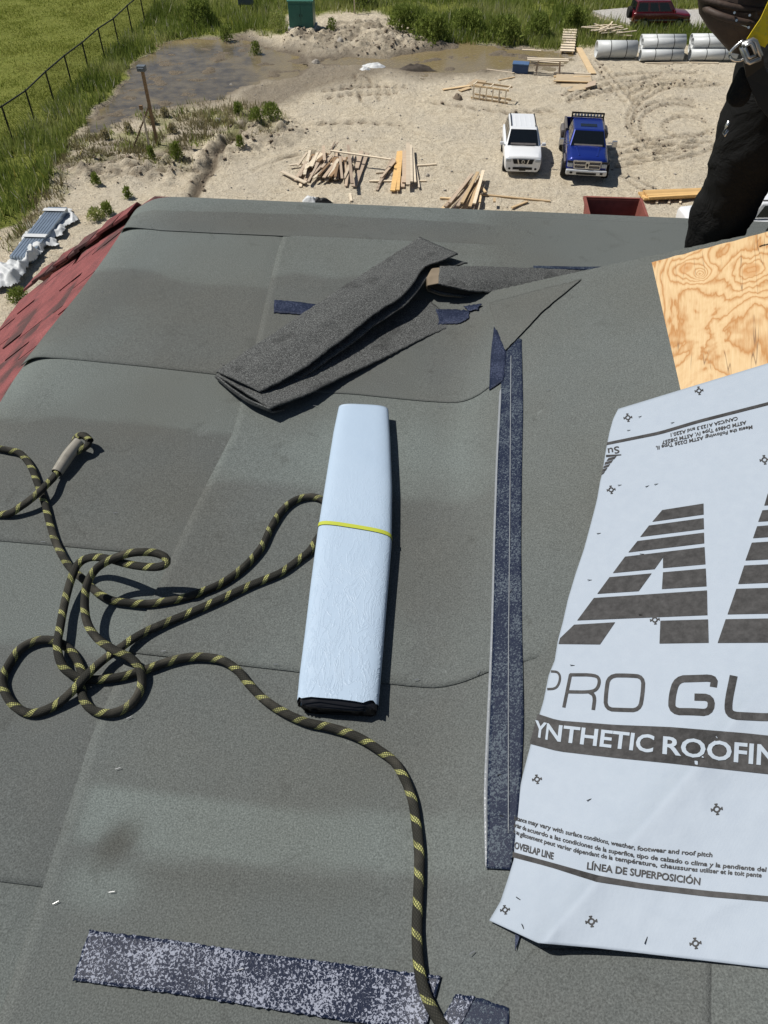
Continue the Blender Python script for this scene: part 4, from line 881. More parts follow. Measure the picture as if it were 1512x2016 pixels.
# ------------------------------------------------------------ BUILDING AND ROOF
bld = thing('building', 'apartment building whose felted roof with red shingled edge fills the foreground', 'building', (0, 0, 0))
UR, VB = 5.0, -3.2
m = MB(); x0, x1, y0, y1 = -1.95, 5.6, -6.0, 3.30; zt = ROOFZ-.64
m.box(x1-x0, y1-y0, zt, ((x0+x1)/2, (y0+y1)/2, zt/2-.01)); wl = m.build('wall', M_wall, bld)
for k in range(5):
    for j in range(3):
        f = MB(); f.box(1.3, .08, 1.5, (-.6+j*2.4, y1+.01, 1.5+k*2.75)); w_ = f.build('window', M_wpaint, bld); g = MB(); g.box(1.1, .04, 1.3, (-.6+j*2.4, y1+.06, 1.5+k*2.75)); g.build('pane', M_glass, w_)
# solid deck below the felt
us = np.concatenate([np.linspace(-1.30, -1.1, 9), np.linspace(-1.05, -.1, 12), np.linspace(-.08, .25, 18), np.linspace(.3, UR, 60)]); vs2 = np.concatenate([np.linspace(VB-2, 1.6, 60), np.linspace(1.65, 2.9, 50), np.linspace(2.92, V1+.02, 8)])
a, b = np.meshgrid(us, vs2, indexing='ij'); V = np.stack([a, b, ROOFZ+F(a, b)-.0], -1).reshape(-1, 3)
dk = fast_mesh('roof_deck', V, grid_faces(len(us), len(vs2)), M_black, True); dk.parent = bld
# laps traced on the survey: positions (u,v) on the roof
def uv_(px, py): p = RS(px, py); return float(p[0]), float(p[1])
LL = [[(-200, 1700), (0, 1740), (100, 1752), (105, 1752)], [(-60, 1070), (0, 1072), (120, 1082), (250, 1094), (350, 1107)], [(60, 722), (100, 713), (200, 720), (300, 730), (430, 745)], [(235, 468), (270, 458), (320, 461), (420, 466), (560, 472)]]
LR = [[(270, 1293), (500, 1320), (640, 1336), (860, 1361), (905, 1352), (965, 1328), (1030, 1310), (1300, 1230)], [(430, 769), (560, 776), (700, 784), (860, 799), (905, 800), (935, 790), (990, 750), (1050, 705), (1200, 640)]]
L2 = [np.array([uv_(*q) for q in l]) for l in LL]; R2 = [np.array([uv_(*q) for q in l]) for l in LR]
SEAM = np.array(sorted([(uv_(*q)[1], uv_(*q)[0]) for q in [(20, 2016), (90, 1800), (200, 1450), (270, 1290), (350, 1108), (395, 1010), (470, 860), (510, 700), (555, 500)]]))
def seam(v): return np.interp(v, SEAM[:, 0], SEAM[:, 1])
def lapf(l): return lambda u: np.interp(u, l[:, 0], l[:, 1], left=l[0, 1], right=l[-1, 1])
def strip(vf0, vf1, ufl, ufr, off, nu, nv, mat, lift=None, lapw=.10, rlift=0.0, name='felt_sheet', label=None, custom=None, right=False, tsink=lambda u: 0*u):
    s = np.linspace(0, 1, nu); t = np.linspace(0, 1, nv)**1.0; S, T = np.meshgrid(s, t, indexing='ij')
    u0 = -1.45; 
    u = u0+(3.0-u0)*S
    for _ in range(4):
        v0 = vf0(u); v1 = vf1(u)+lapw; v = v0+(v1-v0)*T
        ul = ufl(v); ur = ufr(v); u = ul+(ur-ul)*S
    fd = np.clip((u-.17)/.12, 0, 1); h = .0098+off*.28+.0020*(1-T); h = h*(1-fd)+(.0143+off*.03)*fd+.0004*(fbm(u*2.2, v*2.2, 3, 3)-.5)*2; h = h+(.0006 if right else 0)-(0 if right or ufr is rlap else .004)*np.clip((S-.88)/.12, 0, 1)-tsink(u)*.0045*np.clip(1-T/.05, 0, 1); h = h-fd*.0045*np.clip(1-T/.05, 0, 1)
    if lift is not None: h = h+lift(u, v, T)
    z = ROOFZ+F(u, v)+h
    z2 = z-.0025
    n = nu*nv; V = np.concatenate([np.stack([u, v, z], -1).reshape(-1, 3), np.stack([u, v, z2], -1).reshape(-1, 3)])
    Fc = grid_faces(nu, nv); idx = lambda i, j: i*nv+j; rim = []
    for i in range(nu-1): rim += [(idx(i, 0), n+idx(i, 0), n+idx(i+1, 0), idx(i+1, 0)), (idx(i+1, nv-1), n+idx(i+1, nv-1), n+idx(i, nv-1), idx(i, nv-1))]
    for j in range(nv-1): rim += [(idx(0, j+1), n+idx(0, j+1), n+idx(0, j), idx(0, j)), (idx(nu-1, j), n+idx(nu-1, j), n+idx(nu-1, j+1), idx(nu-1, j+1))]
    FF = np.concatenate([Fc, Fc[:, ::-1]+n, np.array(rim)])
    o = fast_mesh(name, V, FF, mat, False); o.parent = bld
    me = o.data; sm = np.zeros(len(FF), bool); sm[:2*len(Fc)] = True; me.polygons.foreach_set('use_smooth', sm)
    # dusty and cleaner zones of each sheet (wear that has its own shape), apart from the valley strip
    vr = (v-v0)/np.maximum(1e-3, v1-v0); wv = (fbm(u*2.3, v*.8, 3, int(off*9000)+5)-.5)
    edge = .52+.22*wv; d = np.clip((vr-edge)/.03, 0, 1)*np.clip((1.0-vr-.05*wv)/.08, 0, 1)
    d = d*.75+.25*np.clip(1-vr/.2, 0, 1)*np.clip((fbm(u*3, v*3, 3, 8)-.35)*3, 0, 1)
    d += .45*np.clip((fbm(u*1.6+3, v*1.6, 4, 12)-.55)*6, 0, 1)
    d = d*np.clip((UR-u)*3, 0, 1)
    rp = np.clip((u-.06)/.12, 0, 1); d = d*(1-rp)+rp*(.30+.2*(fbm(u*3, v*3, 3, 4)-.5)); d = d+np.clip(1-(np.abs(u-.0)/.07), 0, 1)*-.3  # right slope evened to one tone, darker strip along the valley fold
    d = d*.72
    if custom:
        d = d*.25+custom(u, v); a3 = uv_(232, 1665); st = np.exp(-(((u-a3[0]-.3*(v-a3[1]))/.032)**2+((v-a3[1])/.042)**2)**1.3)+.35*np.clip((uv_(500, 1712)[1]-v)/.02, 0, 1)*np.clip((v-uv_(500, 1800)[1])/.05, 0, 1)*np.clip((u-seam(v)-.1)/.05, 0, 1)*np.clip((.1-u)/.3, 0, 1)
        fattr(o, 'stain', np.tile(np.clip(st, 0, 1).reshape(-1), 2))
    fattr(o, 'dust', np.tile(np.clip(d, 0, 1).reshape(-1), 2))
    if label: o['label'] = label
    return o
EL = np.array(sorted([(uv_(*q)[1], uv_(*q)[0]) for q in [(0, 803), (32, 750), (87, 671), (159, 581), (212, 507), (264, 425), (292, 388)]]))
edgeL = lambda v: np.interp(v, EL[:, 0], EL[:, 1])+.006*(fbm(v*5, v*0+2, 3, 2)-.5)
rlap = lambda v: np.full_like(v, UR)
vb = lambda u: VB+0*u; vt = lambda u: V1+.03+0*u
l0, l1_, l2_, l3_ = [lapf(x) for x in L2]; r1_, r2_ = [lapf(x) for x in R2]
gap = lambda u, v, T: .012*np.exp(-((u+1.30)/.06)**2)*np.exp(-(T/.10)**2)
rlap = lambda v: np.full_like(v, UR)
nuL, nuR = 70, 260
strip(vb, l0, edgeL, lambda v: seam(v)+.035, .001, nuL, 30, M_felt)
strip(l0, l1_, edgeL, lambda v: seam(v)+.035, .0045, nuL, 50, M_felt, gap)
strip(l1_, l2_, edgeL, lambda v: seam(v)+.035, .006, nuL, 50, M_felt, gap)
strip(l2_, l3_, edgeL, lambda v: seam(v)+.035, .0075, nuL, 50, M_felt, gap)
def cust(u, v):
    wb_ = .02*(fbm(u*6, v*0+1, 3, 60)-.5)*2; y0_, y1_ = uv_(500, 1712)[1], uv_(400, 1572)[1]; b_ = np.clip((v-y0_-wb_)/.015, 0, 1)*np.clip((y1_-v)/.008, 0, 1)*np.clip((u-seam(v)-.0)/.02, 0, 1)*np.clip((.25-u)/.4, .0, 1)
    a1 = uv_(205, 1745); a3 = uv_(235, 1668); sp = np.exp(-(((u-a1[0])/.07)**2+((v-a1[1])/.045)**2)**2)*.6; dk_ = np.exp(-(((u-a3[0])/.035)**2+((v-a3[1])/.035)**2)**1.5)*1.0
    return np.clip(.85*b_+sp+.05+.25*(fbm(u*4, v*4, 3, 61)-.5)-dk_, 0, 1)
strip(vb, r1_, lambda v: seam(v)-.015, rlap, .0035, nuR, 200, M_felt, custom=cust, right=True)
strip(r1_, r2_, lambda v: seam(v)-.015, rlap, .0075, nuR, 60, M_felt, right=True)
strip(r2_, lambda u: np.interp(u, L2[3][:, 0], L2[3][:, 1]), lambda v: seam(v)-.015, rlap, .0095, nuR, 110, M_felt, lapw=.25, right=True)
topv = lambda u: np.interp(u, L2[3][:, 0], L2[3][:, 1])
strip(topv, vt, edgeL, rlap, .0125, 330, 90, M_felt, gap, lapw=0, tsink=lambda u: np.clip((u-L2[3][-1, 0])/.05, 0, 1))
# ---- shingles on the left slope
s_n = Vector((-.714, 0, 1)).normalized(); a_dir = Vector((0, 1, 0)); d_dir = Vector((-1, 0, -.714)).normalized()
psi = R_(13); a2 = (a_dir*math.cos(psi)+d_dir*math.sin(psi)); d2 = (d_dir*math.cos(psi)-a_dir*math.sin(psi))
rot = Matrix((a2, -d2, s_n)).transposed().to_4x4()
# base board of the slope
SL = 1.035
m = MB(); m.panel([(-1.25, -3.5, ROOFZ-.085), (-1.25, 3.10, ROOFZ-.085), (-2.10, 3.42, ROOFZ-.69), (-2.10, -3.5, ROOFZ-.69)], .03); m.build('slope_deck', M_shingle, bld)
m = MB(); m.panel([(-1.27, 3.07, ROOFZ-.02), (5.5, 3.07, ROOFZ-.02), (5.5, 3.60, ROOFZ-.64), (-2.13, 3.60, ROOFZ-.64), (-2.11, 3.43, ROOFZ-.61)], .03); m.build('far_slope', M_shingle, bld)
rs = random.Random(11); cnt = 0; base_o = Vector((-1.27, 3.1, ROOFZ)); me_cache = {}
for row in range(-7, 19):
    s0 = -6.2+rs.uniform(0, .2); off_d = row*.135
    while s0 < 1.2:
        L = rs.choice([.13, .18, .24, .30, .36]); c = base_o+a2*(s0+L/2)+d2*(off_d)
        u_, v_ = c.x, c.y; dd_ = (Vector((u_, v_, c.z))-Vector((-1.27, v_, ROOFZ))).length if u_ < -1.27 else -(u_+1.27)
        hipu = -1.27-(v_-3.08)*.84/.33 if v_ > 3.08 else 9
        if .125 < dd_ < SL-.02 and -.2 < v_ < 3.42 and u_ < hipu-.03:
            key = (L); sh = me_cache.get(key)
            if sh is None:
                w_ = .175; g_ = .0035; vs_ = [(-L/2+g_, -w_*.55, -.009), (L/2-g_, -w_*.55, -.009), (L/2-g_, w_*.62, -.015), (-L/2+g_, w_*.62, -.015)]
                vs_ = vs_+[(x, y, z-.006) for x, y, z in vs_]
                sh = bpy.data.meshes.new('shingle'); sh.from_pydata(vs_, [], [(0, 1, 2, 3), (7, 6, 5, 4), (0, 4, 5, 1), (1, 5, 6, 2), (2, 6, 7, 3), (3, 7, 4, 0)]); sh.materials.append(M_shingle); me_cache[key] = sh
            o = bpy.data.objects.new('shingle', sh); COL.objects.link(o); o.parent = bld; o.matrix_local = Matrix.Translation(c+s_n*rs.choice([0, 0, .002, .004])) @ rot @ Matrix.Rotation(rs.gauss(0, .012), 4, 'Z'); cnt += 1
        s0 += L+.004
# hip caps
Ha = Vector((-1.36, 3.115, ROOFZ-.045)); Hb = Vector((-2.12, 3.425, ROOFZ-.60)); hd = (Hb-Ha)
for k in range(9):
    A = Ha+hd*(k/9); B = Ha+hd*((k+1.25)/9); B += Vector((0, 0, .0)); hx = hd.normalized(); n1 = Vector((0.05, .45, .35)).normalized()*.13; n2 = (Vector((-.30, -.95, -.214)).normalized())*.09; j = rs.uniform(-.018, .018)
    up = Vector((-.2, .1, 1))*(.004+.004*((8-k) % 2))
    vs_ = [A+up+n1*0+hx*0, B+up*2, B+up*2+n2*(1+j*6)-Vector((0, 0, .004)), A+up+n2+hx*j, A+up+Vector((.0, .13, -.10)), B+up*2+Vector((0, .13, -.10))]
    vs_ += [v-Vector((0, 0, .012)) for v in vs_]
    mesh('ridge_cap', vs_, [(0, 3, 2, 1), (0, 1, 5, 4), (6, 7, 8, 9), (6, 10, 11, 7), (2, 3, 9, 8), (0, 4, 10, 6), (3, 0, 6, 9), (1, 2, 8, 7), (5, 1, 7, 11), (4, 5, 11, 10)], M_shingle, bld)
# ------------------------------------------------------------ THINGS ON THE ROOF
def resamp(row, n):
    r = np.array(row, float); d = np.r_[0, np.cumsum(np.hypot(np.diff(r[:, 0]), np.diff(r[:, 1])))]; t = np.linspace(0, d[-1], n)
    out = np.stack([np.interp(t, d, r[:, k]) for k in range(r.shape[1])], -1)
    if len(r) > 3:
        k = max(1, n//(len(r)*3)); ker = np.ones(2*k+1)/(2*k+1); p = np.pad(out, ((k, k), (0, 0)), 'edge')
        sm = np.stack([np.convolve(p[:, c], ker, 'valid') for c in range(out.shape[1])], -1); sm[:k] = out[:k]; sm[-k:] = out[-k:]; out = sm
    return out
def thick(name, pts, nu, nv, mat, th, parent=None, smooth=True, frame=None):
    """pts (nu,nv,3) world -> closed sheet of thickness th along its normals"""
    P = pts; du = np.gradient(P, axis=0); dv = np.gradient(P, axis=1); n = np.cross(du, dv); n /= np.maximum(1e-9, np.linalg.norm(n, axis=-1))[..., None]
    if n[..., 2].mean() < 0: n = -n; flip = True
    else: flip = False
    V = np.concatenate([P.reshape(-1, 3), (P-n*th).reshape(-1, 3)]); N = nu*nv; Fc = grid_faces(nu, nv); idx = lambda i, j: i*nv+j; rim = []
    for i in range(nu-1): rim += [(idx(i, 0), N+idx(i, 0), N+idx(i+1, 0), idx(i+1, 0)), (idx(i+1, nv-1), N+idx(i+1, nv-1), N+idx(i, nv-1), idx(i, nv-1))]
    for j in range(nv-1): rim += [(idx(0, j+1), N+idx(0, j+1), N+idx(0, j), idx(0, j)), (idx(nu-1, j), N+idx(nu-1, j), N+idx(nu-1, j+1), idx(nu-1, j+1))]
    FF = np.concatenate([Fc, Fc[:, ::-1]+N, np.array(rim)])
    if flip: FF = FF[:, ::-1]
    c = V.mean(0)
    if parent is None: V = V-c
    o = fast_mesh(name, V, FF, mat); sm = np.zeros(len(FF), bool); sm[:2*len(Fc)] = smooth; o.data.polygons.foreach_set('use_smooth', sm)
    if parent is None: o.location = c
    else: o.parent = parent
    return o
def ribbon(name, rows, mat, nu=60, nv=16, surf=RS, th=.0015, amp=0.0, seed=1, label=None, cat=None, parent=None, group=None, rag=0.0):
    R = [resamp(r, nu) for r in rows]; k = len(R); A = np.stack(R, 1); s = np.linspace(0, k-1, nv); o_ = np.empty((nu, nv, A.shape[2]))
    for j, q in enumerate(s):
        i = min(int(q), k-2); f = q-i; o_[:, j] = A[:, i]*(1-f)+A[:, i+1]*f
    h = o_[..., 2] if A.shape[2] > 2 else np.full(o_.shape[:2], .018)
    px, py = o_[..., 0], o_[..., 1]
    if rag:
        rn = np.random.default_rng(seed); e = rn.normal(0, rag, nu); py = py.copy(); py[:, 0] += e; py[:, -1] += rn.normal(0, rag, nu); px = px.copy(); px[0] += rn.normal(0, rag, nv); px[-1] += rn.normal(0, rag, nv)
    P = surf(px, py, h)
    if amp: P[..., 2] += amp*(fbm(P[..., 0]*9, P[..., 1]*9, 3, seed)-.5)*2
    o = thick(name, P, nu, nv, mat, th, parent)
    if label: tag(o, label, cat, group)
    return o
def RMs(px, py, h=0.0):
    dx, dy, dz = ray(px, py); t = (ROOFZ+h-CAMZ)/dz; return np.stack([dx*t, dy*t, CAMZ+dz*t], -1)
e = .0165
# tapes
vt_ = ribbon('flashing_tape', [[(974, 648, e), (988, 760, e), (980, 900, e), (975, 1050, e), (970, 1250, e), (964, 1400, e), (960, 1520, e), (959, 1600, e+.001), (960, 1640, e+.003), (957, 1709, e+.002)], [(1027, 668, e), (1030, 800, e), (1027, 950, e), (1026, 1100, e), (1029, 1300, e), (1031, 1420, e), (1028, 1500, e), (1022, 1580, e), (1016, 1640, e+.002), (1005, 1712, e+.001)]], M_tape, 160, 10, amp=.0006, label='long dark flashing tape running down the roof valley', cat='flashing tape', rag=.4)
ribbon('tape_edge', [[(983, 770, e), (976, 900, e), (971, 1050, e), (966, 1250, e), (958, 1420, e+.002), (952, 1560, e+.004), (955, 1710, e+.001)], [(988, 760, e-.0004), (982, 900, e-.0004), (977, 1050, e-.0004), (972, 1250, e-.0004), (965, 1420, e-.0004), (961, 1560, e-.0004), (961, 1710, e-.0004)]], M_film, 90, 3, amp=.0008, rag=1.0, parent=None, label='thin clear film edge along the left of the valley tape', cat='film strip')
ribbon('tape_fold', [[(1005, 700, e+.002), (1003, 1000, e+.002), (1000, 1300, e+.002), (1000, 1640, e+.004)], [(1006.5, 700, e+.002), (1004.5, 1000, e+.002), (1001.5, 1300, e+.002), (1001.5, 1640, e+.004)]], M_film, 60, 2, label='pale seam line along the middle of the valley tape', cat='film strip')
ribbon('flashing_tape', [[(973, 642, e+.0015), (997, 690, e+.0015), (992, 748, e+.0015)], [(966, 700, e+.001), (964, 740, e+.001), (963, 768, e+.001)]], M_tapeblue, 20, 6, label='torn triangular end of tape at the top of the valley', cat='flashing tape', rag=.5)
ribbon('flashing_tape', [[(176, 1831), (300, 1845), (480, 1872), (700, 1901), (868, 1921)], [(143, 1930), (300, 1950), (480, 1978), (640, 2004), (800, 2026), (838, 2020)]], M_tapeshiny, 120, 14, amp=.0012, seed=5, rag=1.0, label='shiny crinkled flashing tape across the bottom left of the roof', cat='flashing tape')
ribbon('flashing_tape', [[(897, 1957, .019), (950, 1966, .019), (1002, 1984, .019)], [(868, 2010, .019), (900, 2060, .019), (1000, 2070, .019)]], M_tape, 24, 10, amp=.001, seed=6, label='dark flashing tape cut off by the bottom edge, right of the rope', cat='flashing tape', rag=.8)
ribbon('flashing_tape', [[(897, 1957, .021), (935, 1962, .021)], [(855, 2040, .021), (880, 2075, .021)]], M_tapeshiny, 24, 10, amp=.001, seed=7, label='short shiny strip crossing the tape at the bottom edge', cat='flashing tape', rag=.8)
ribbon('flashing_tape', [[(540, 590), (580, 593), (622, 599), (665, 606)], [(539, 615), (580, 618), (618, 622), (665, 628)]], M_tapeblue, 30, 6, RMs, label='short navy tape left of the folded felt', cat='flashing tape', rag=.4)
ribbon('flashing_tape', [[(850, 608, .017), (900, 609, .018), (925, 612, .018)], [(850, 640, .017), (905, 636, .019), (922, 627, .02)]], M_tapeblue, 30, 6, RS, label='navy tape scrap poking out at the right end of the lower felt', cat='flashing tape', rag=.7)
ribbon('flashing_tape', [[(915, 602, .021), (948, 597, .024)], [(922, 613, .021), (940, 608, .022)]], M_tapeblue, 12, 5, RS, label='tiny torn navy tape shred beside the valley apex', cat='flashing tape', rag=1.0)
ribbon('flashing_tape', [[(1050, 523), (1150, 525), (1250, 524), (1290, 524)], [(1050, 528), (1150, 531), (1250, 532), (1290, 532)]], M_tape, 30, 4, RMs, label='thin dark tape line on the felt behind the ridge', cat='flashing tape')
ribbon('kraft_patch', [[(1130, 534), (1165, 534), (1215, 533)], [(1130, 552), (1165, 552), (1215, 548)]], M_kraft, 12, 4, RMs, label='brown bare patch showing at the ridge right of the folded felt', cat='kraft paper')
# torn felt flap at the apex
ribbon('felt_flap', [[(962, 596, .020), (1030, 578, .020), (1145, 549, .020)], [(975, 640, .020), (1010, 632, .021), (1068, 612, .022)], [(995, 690, .021), (996, 689, .021), (998, 687, .021)]], M_felt, 40, 20, RS, label='torn triangular felt flap lapped over the top of the valley', cat='roofing felt', rag=.5)
# white roll
def roll_sec(L, R, hh, n=28, grow=0.0):
    A = R1(*L, .026); B = R1(*R, .026); c = (A+B)/2; x = (B-A); w2 = x.length/2+grow; x.normalize(); h2 = hh/2+grow; out = []
    zb = ROOFZ+.016+hh/2
    for k in range(n):
        a = 2*math.pi*k/n; ca, sa = math.cos(a), math.sin(a); f = 1.0
        X = math.copysign(abs(ca)**.55, ca)*w2; Z = math.copysign(abs(sa)**.62, sa)*h2
        out.append(Vector((c.x, c.y, 0))+x*X+Vector((0, 0, zb+Z)))
    return out
ST = [((667, 813), (765, 818)), ((657, 862), (768, 870)), ((643, 950), (772, 970)), ((626, 1056), (771, 1080)), ((612, 1160), (762, 1190)), ((600, 1260), (754, 1292)), ((590, 1340), (748, 1362)), ((586, 1386), (745, 1398))]
SA = np.array([[*a, *b] for a, b in ST], float); tt = np.linspace(0, len(ST)-1, 90); SS = np.stack([np.interp(tt, range(len(ST)), SA[:, k]) for k in range(4)], -1)
rl = thing('membrane_roll', 'flattened white roll of membrane with a yellow band lying on the felt', 'roll', R1(690, 1100, 0)); ro = rl.location
rings = []; rn = random.Random(3)
for i, s in enumerate(SS):
    hh = .046+.004*math.sin(i*.07); rings.append([v-ro for v in roll_sec((s[0], s[1]), (s[2], s[3]), hh)])
for k in range(28):  # ragged ends
    dvec = (rings[-1][k]-rings[-2][k]); rings[-1][k] += dvec.normalized()*rn.uniform(-.004, .006); rings[-2][k] += Vector((0, 0, rn.uniform(-.001, .001)))
m = MB(); 
for r in rings: m.v += [tuple(v) for v in r]
for i in range(len(rings)-1):
    for k in range(28): m.f.append((i*28+k, i*28+(k+1) % 28, (i+1)*28+(k+1) % 28, (i+1)*28+k))
m.f.append(tuple(range(28)))
wr = m.build('wrap', M_roll, rl, True)
fattr(wr, 'wrinkle', [min(1, max(0.05, (i//28)/90*1.4-.3)) for i in range(len(m.v))])
def sec_at(t, hh, grow=0): s = [float(np.interp(t, range(len(ST)), SA[:, k])) for k in range(4)]; return [v-ro for v in roll_sec((s[0], s[1]), (s[2], s[3]), hh, 28, grow)]
m = MB(); r1s = sec_at(2.88, .0495, .0012); r2s = sec_at(2.945, .0495, .0012); m.add(r1s+r2s, [(k, (k+1) % 28, 28+(k+1) % 28, 28+k) for k in range(28)]); m.build('yellow_band', M_strap, rl, True)
last = rings[-1]; cc = sum(last, Vector())/28; ydir = (rings[-1][0]-rings[-6][0]).normalized()
for q, (f_, ex, mt) in enumerate([(.93, .006, M_black), (.80, .002, M_roll), (.72, .009, M_black), (.52, .003, M_roll), (.45, .011, M_black), (.25, .004, M_roll), (.18, .006, M_black)]):
    o_ = [cc+Vector(((v-cc).x*f_**.4, (v-cc).y*f_**.4, (v-cc).z*f_*.92-.004))+ydir*ex for v in last]; b_ = [v-ydir*.05 for v in o_]
    for k in range(28): o_[k] += ydir*rn.uniform(-.003, .004)
    m = MB(); m.add(o_+b_, [(k, (k+1) % 28, 28+(k+1) % 28, 28+k) for k in range(28)]+[tuple(range(27, -1, -1))]); m.build('inner_layer', mt, rl, True)
# folded felt offcut
of = thing('felt_offcut', 'dark folded felt offcut lying in two overlapping layers', 'felt offcut', RM(670, 650)); oo = of.location
def rel(surf, o_): return lambda px, py, h=0: surf(px, py, h)-np.array(o_)
S1 = rel(RMs, oo)
up_edge = [(425, 731, .05), (560, 640, .075), (700, 548, .085), (827, 466, .075)]
lo_edge = [(511, 771, .060), (539, 758, .068), (608, 718, .075), (676, 667, .080), (738, 617, .085), (790, 585, .09), (818, 554, .095), (832, 524, .10), (875, 512, .095), (902, 499, .085)]
ribbon('upper_layer', [up_edge, [(460, 745, .066), (630, 640, .095), (750, 560, .10), (862, 482, .085)], lo_edge], M_off, 90, 24, S1, .004, .003, 3, parent=of, rag=.5)
ribbon('second_layer', [[(a+2, b+8, h-.022) for a, b, h in up_edge][:3]+[(822, 492, .06)], [(520, 783, .030), (560, 764, .045), (620, 727, .05), (690, 678, .056), (745, 634, .06), (800, 601, .066), (828, 566, .072), (846, 538, .075), (880, 527, .07), (920, 516, .058)]], M_off, 90, 18, S1, .004, .003, 4, parent=of, rag=.5)
ribbon('lower_layer', [[(425, 738, .046), (560, 700, .02), (700, 640, .018), (800, 590, .018), (842, 588, .018)], [(450, 752, .046), (580, 725, .045), (720, 675, .025), (870, 612, .018)], [(532, 803, .058), (608, 775, .052), (665, 746, .038), (761, 702, .024), (841, 662, .019), (905, 635, .019)]], M_off, 90, 24, S1, .004, .0015, 5, parent=of, rag=.5)
ribbon('fold', [[(425, 738, .046), (455, 762, .05), (490, 786, .054), (532, 803, .058)], [(424, 741, .034), (455, 768, .036), (490, 793, .040), (536, 811, .044)], [(427, 744, .020), (465, 771, .020), (500, 795, .02), (560, 806, .02)]], M_off, 30, 14, S1, .004, .001, 6, parent=of)
ribbon('hidden_layer', [[(432, 716, .040), (445, 722, .045), (470, 712, .045)], [(446, 724, .036), (480, 735, .04), (520, 725, .04)]], M_off, 12, 6, S1, .004, 0, 7, parent=of)
# second offcut
ob = thing('felt_offcut', 'short folded felt piece with its brown backing rolled over, near the ridge', 'felt offcut', RM(980, 560)); S2 = rel(RMs, ob.location)
ribbon('top_flap', [[(866, 524, .085), (930, 523, .08), (1040, 527, .05), (1144, 531, .024)], [(864, 542, .095), (935, 552, .09), (1030, 556, .05), (1144, 542, .024)], [(863, 558, .088), (925, 572, .082), (995, 577, .05), (1060, 574, .03), (1144, 550, .022)]], M_off, 60, 20, S2, .004, .002, 8, parent=ob, rag=.4)
ribbon('backing', [[(872, 526, .082), (866, 541, .092), (866, 557, .086)], [(850, 528, .084), (842, 545, .088), (842, 562, .072)], [(845, 534, .06), (835, 552, .055), (838, 568, .045)], [(850, 545, .03), (838, 563, .028), (850, 575, .026)]], M_kraft, 24, 24, S2, .003, .001, 9, parent=ob)
ribbon('lower_flap', [[(838, 560, .045), (870, 560, .042), (960, 570, .03), (1030, 573, .022)], [(842, 571, .040), (868, 581, .036), (920, 586, .028), (985, 586, .02)]], M_kraft, 40, 10, S2, .004, .001, 10, parent=ob)
ribbon('lower_lip', [[(848, 566, .052), (868, 574, .048), (920, 580, .036), (990, 582, .026)], [(850, 570, .050), (868, 578, .046), (920, 584, .035), (990, 585, .026)]], M_off, 40, 4, S2, .003, 0, 10, parent=ob)
# corner of another felt sheet at the lower right
o = ribbon('felt_sheet', [[(1050, 1868, .0158), (1005, 1925, .0165), (950, 1985, .0165), (925, 2080, .016), (915, 2200, .016)], [(1400, 1868, .0155), (1400, 1925, .0155), (1400, 1985, .0155), (1400, 2080, .0155), (1400, 2200, .0155)]], M_felt, 60, 20, RS, .0012, .0006, 12, parent=bld, rag=.4)
# rope
RP = [(178, 868, .035), (168, 858, .035), (155, 858, .03), (146, 872, .026), (113, 930, .022), (90, 956, .034), (68, 977, .034), (40, 998, .024), (12, 1012, .012), (-35, 1005, .010), (-66, 960, .010), (-50, 905, .010), (-15, 884, .011), (15, 886, .012), (40, 893, .012), (60, 917, .012), (74, 952, .012), (88, 991, .011), (99, 1033, .010), (111, 1070, .010), (134, 1112, .011), (162, 1139, .012), (190, 1165, .012), (218, 1181, .011), (255, 1187, .011), (296, 1188, .011), (352, 1179, .010), (398, 1165, .010), (440, 1146, .010), (481, 1116, .010), (514, 1079, .010), (532, 1042, .010), (556, 1005, .010), (583, 984, .010), (616, 978, .010), (640, 988, .010), (656, 1010, .010), (650, 1035, .010), (627, 1058, .010), (610, 1084, .010), (588, 1102, .010), (551, 1128, .010), (491, 1153, .010), (431, 1181, .011), (370, 1208, .011), (324, 1227, .012), (278, 1248, .016), (236, 1276, .022), (204, 1299, .022), (171, 1329, .030), (144, 1359, .022), (111, 1387, .012), (69, 1404, .010), (37, 1396, .010), (14, 1371, .010), (5, 1339, .010), (19, 1306, .010), (42, 1276, .011), (74, 1261, .012), (106, 1261, .012), (134, 1276, .010), (153, 1301, .010), (162, 1330, .010), (160, 1355, .010), (166, 1380, .010), (185, 1399, .010), (222, 1404, .010), (259, 1385, .010), (278, 1352, .011), (276, 1320, .020), (259, 1297, .024), (222, 1278, .034), (190, 1255, .038), (171, 1223, .045), (167, 1181, .055), (174, 1144, .068), (194, 1116, .082), (227, 1098, .098), (264, 1088, .108), (301, 1088, .110), (324, 1096, .106), (328, 1108, .100), (312, 1116, .094), (278, 1115, .088), (245, 1109, .082), (208, 1099, .072), (176, 1098, .058), (153, 1112, .046), (139, 1144, .034), (127, 1190, .026), (118, 1237, .028), (113, 1274, .028), (123, 1311, .020), (148, 1331, .012), (181, 1338, .010), (222, 1335, .010), (259, 1327, .010), (296, 1315, .010), (333, 1302, .010), (370, 1294, .010), (407, 1294, .010), (440, 1301, .010), (468, 1320, .010), (491, 1348, .010), (519, 1376, .010), (556, 1401, .010), (600, 1421, .010), (640, 1430, .010), (679, 1441, .010), (712, 1455, .010), (745, 1476, .010), (775, 1499, .010), (796, 1532, .010), (812, 1575, .010), (820, 1625, .010), (825, 1674, .010), (825, 1724, .010), (823, 1774, .010), (821, 1823, .010), (822, 1873, .013), (827, 1916, .013), (837, 1955, .013), (854, 1992, .010), (880, 2030, .010), (925, 2075, .010), (1000, 2150, .010)]
rp = thing('rope', 'dark lifeline rope with yellow-green flecks coiled loosely on the felt', 'rope', R1(300, 1250, 0)); rpo = rp.location
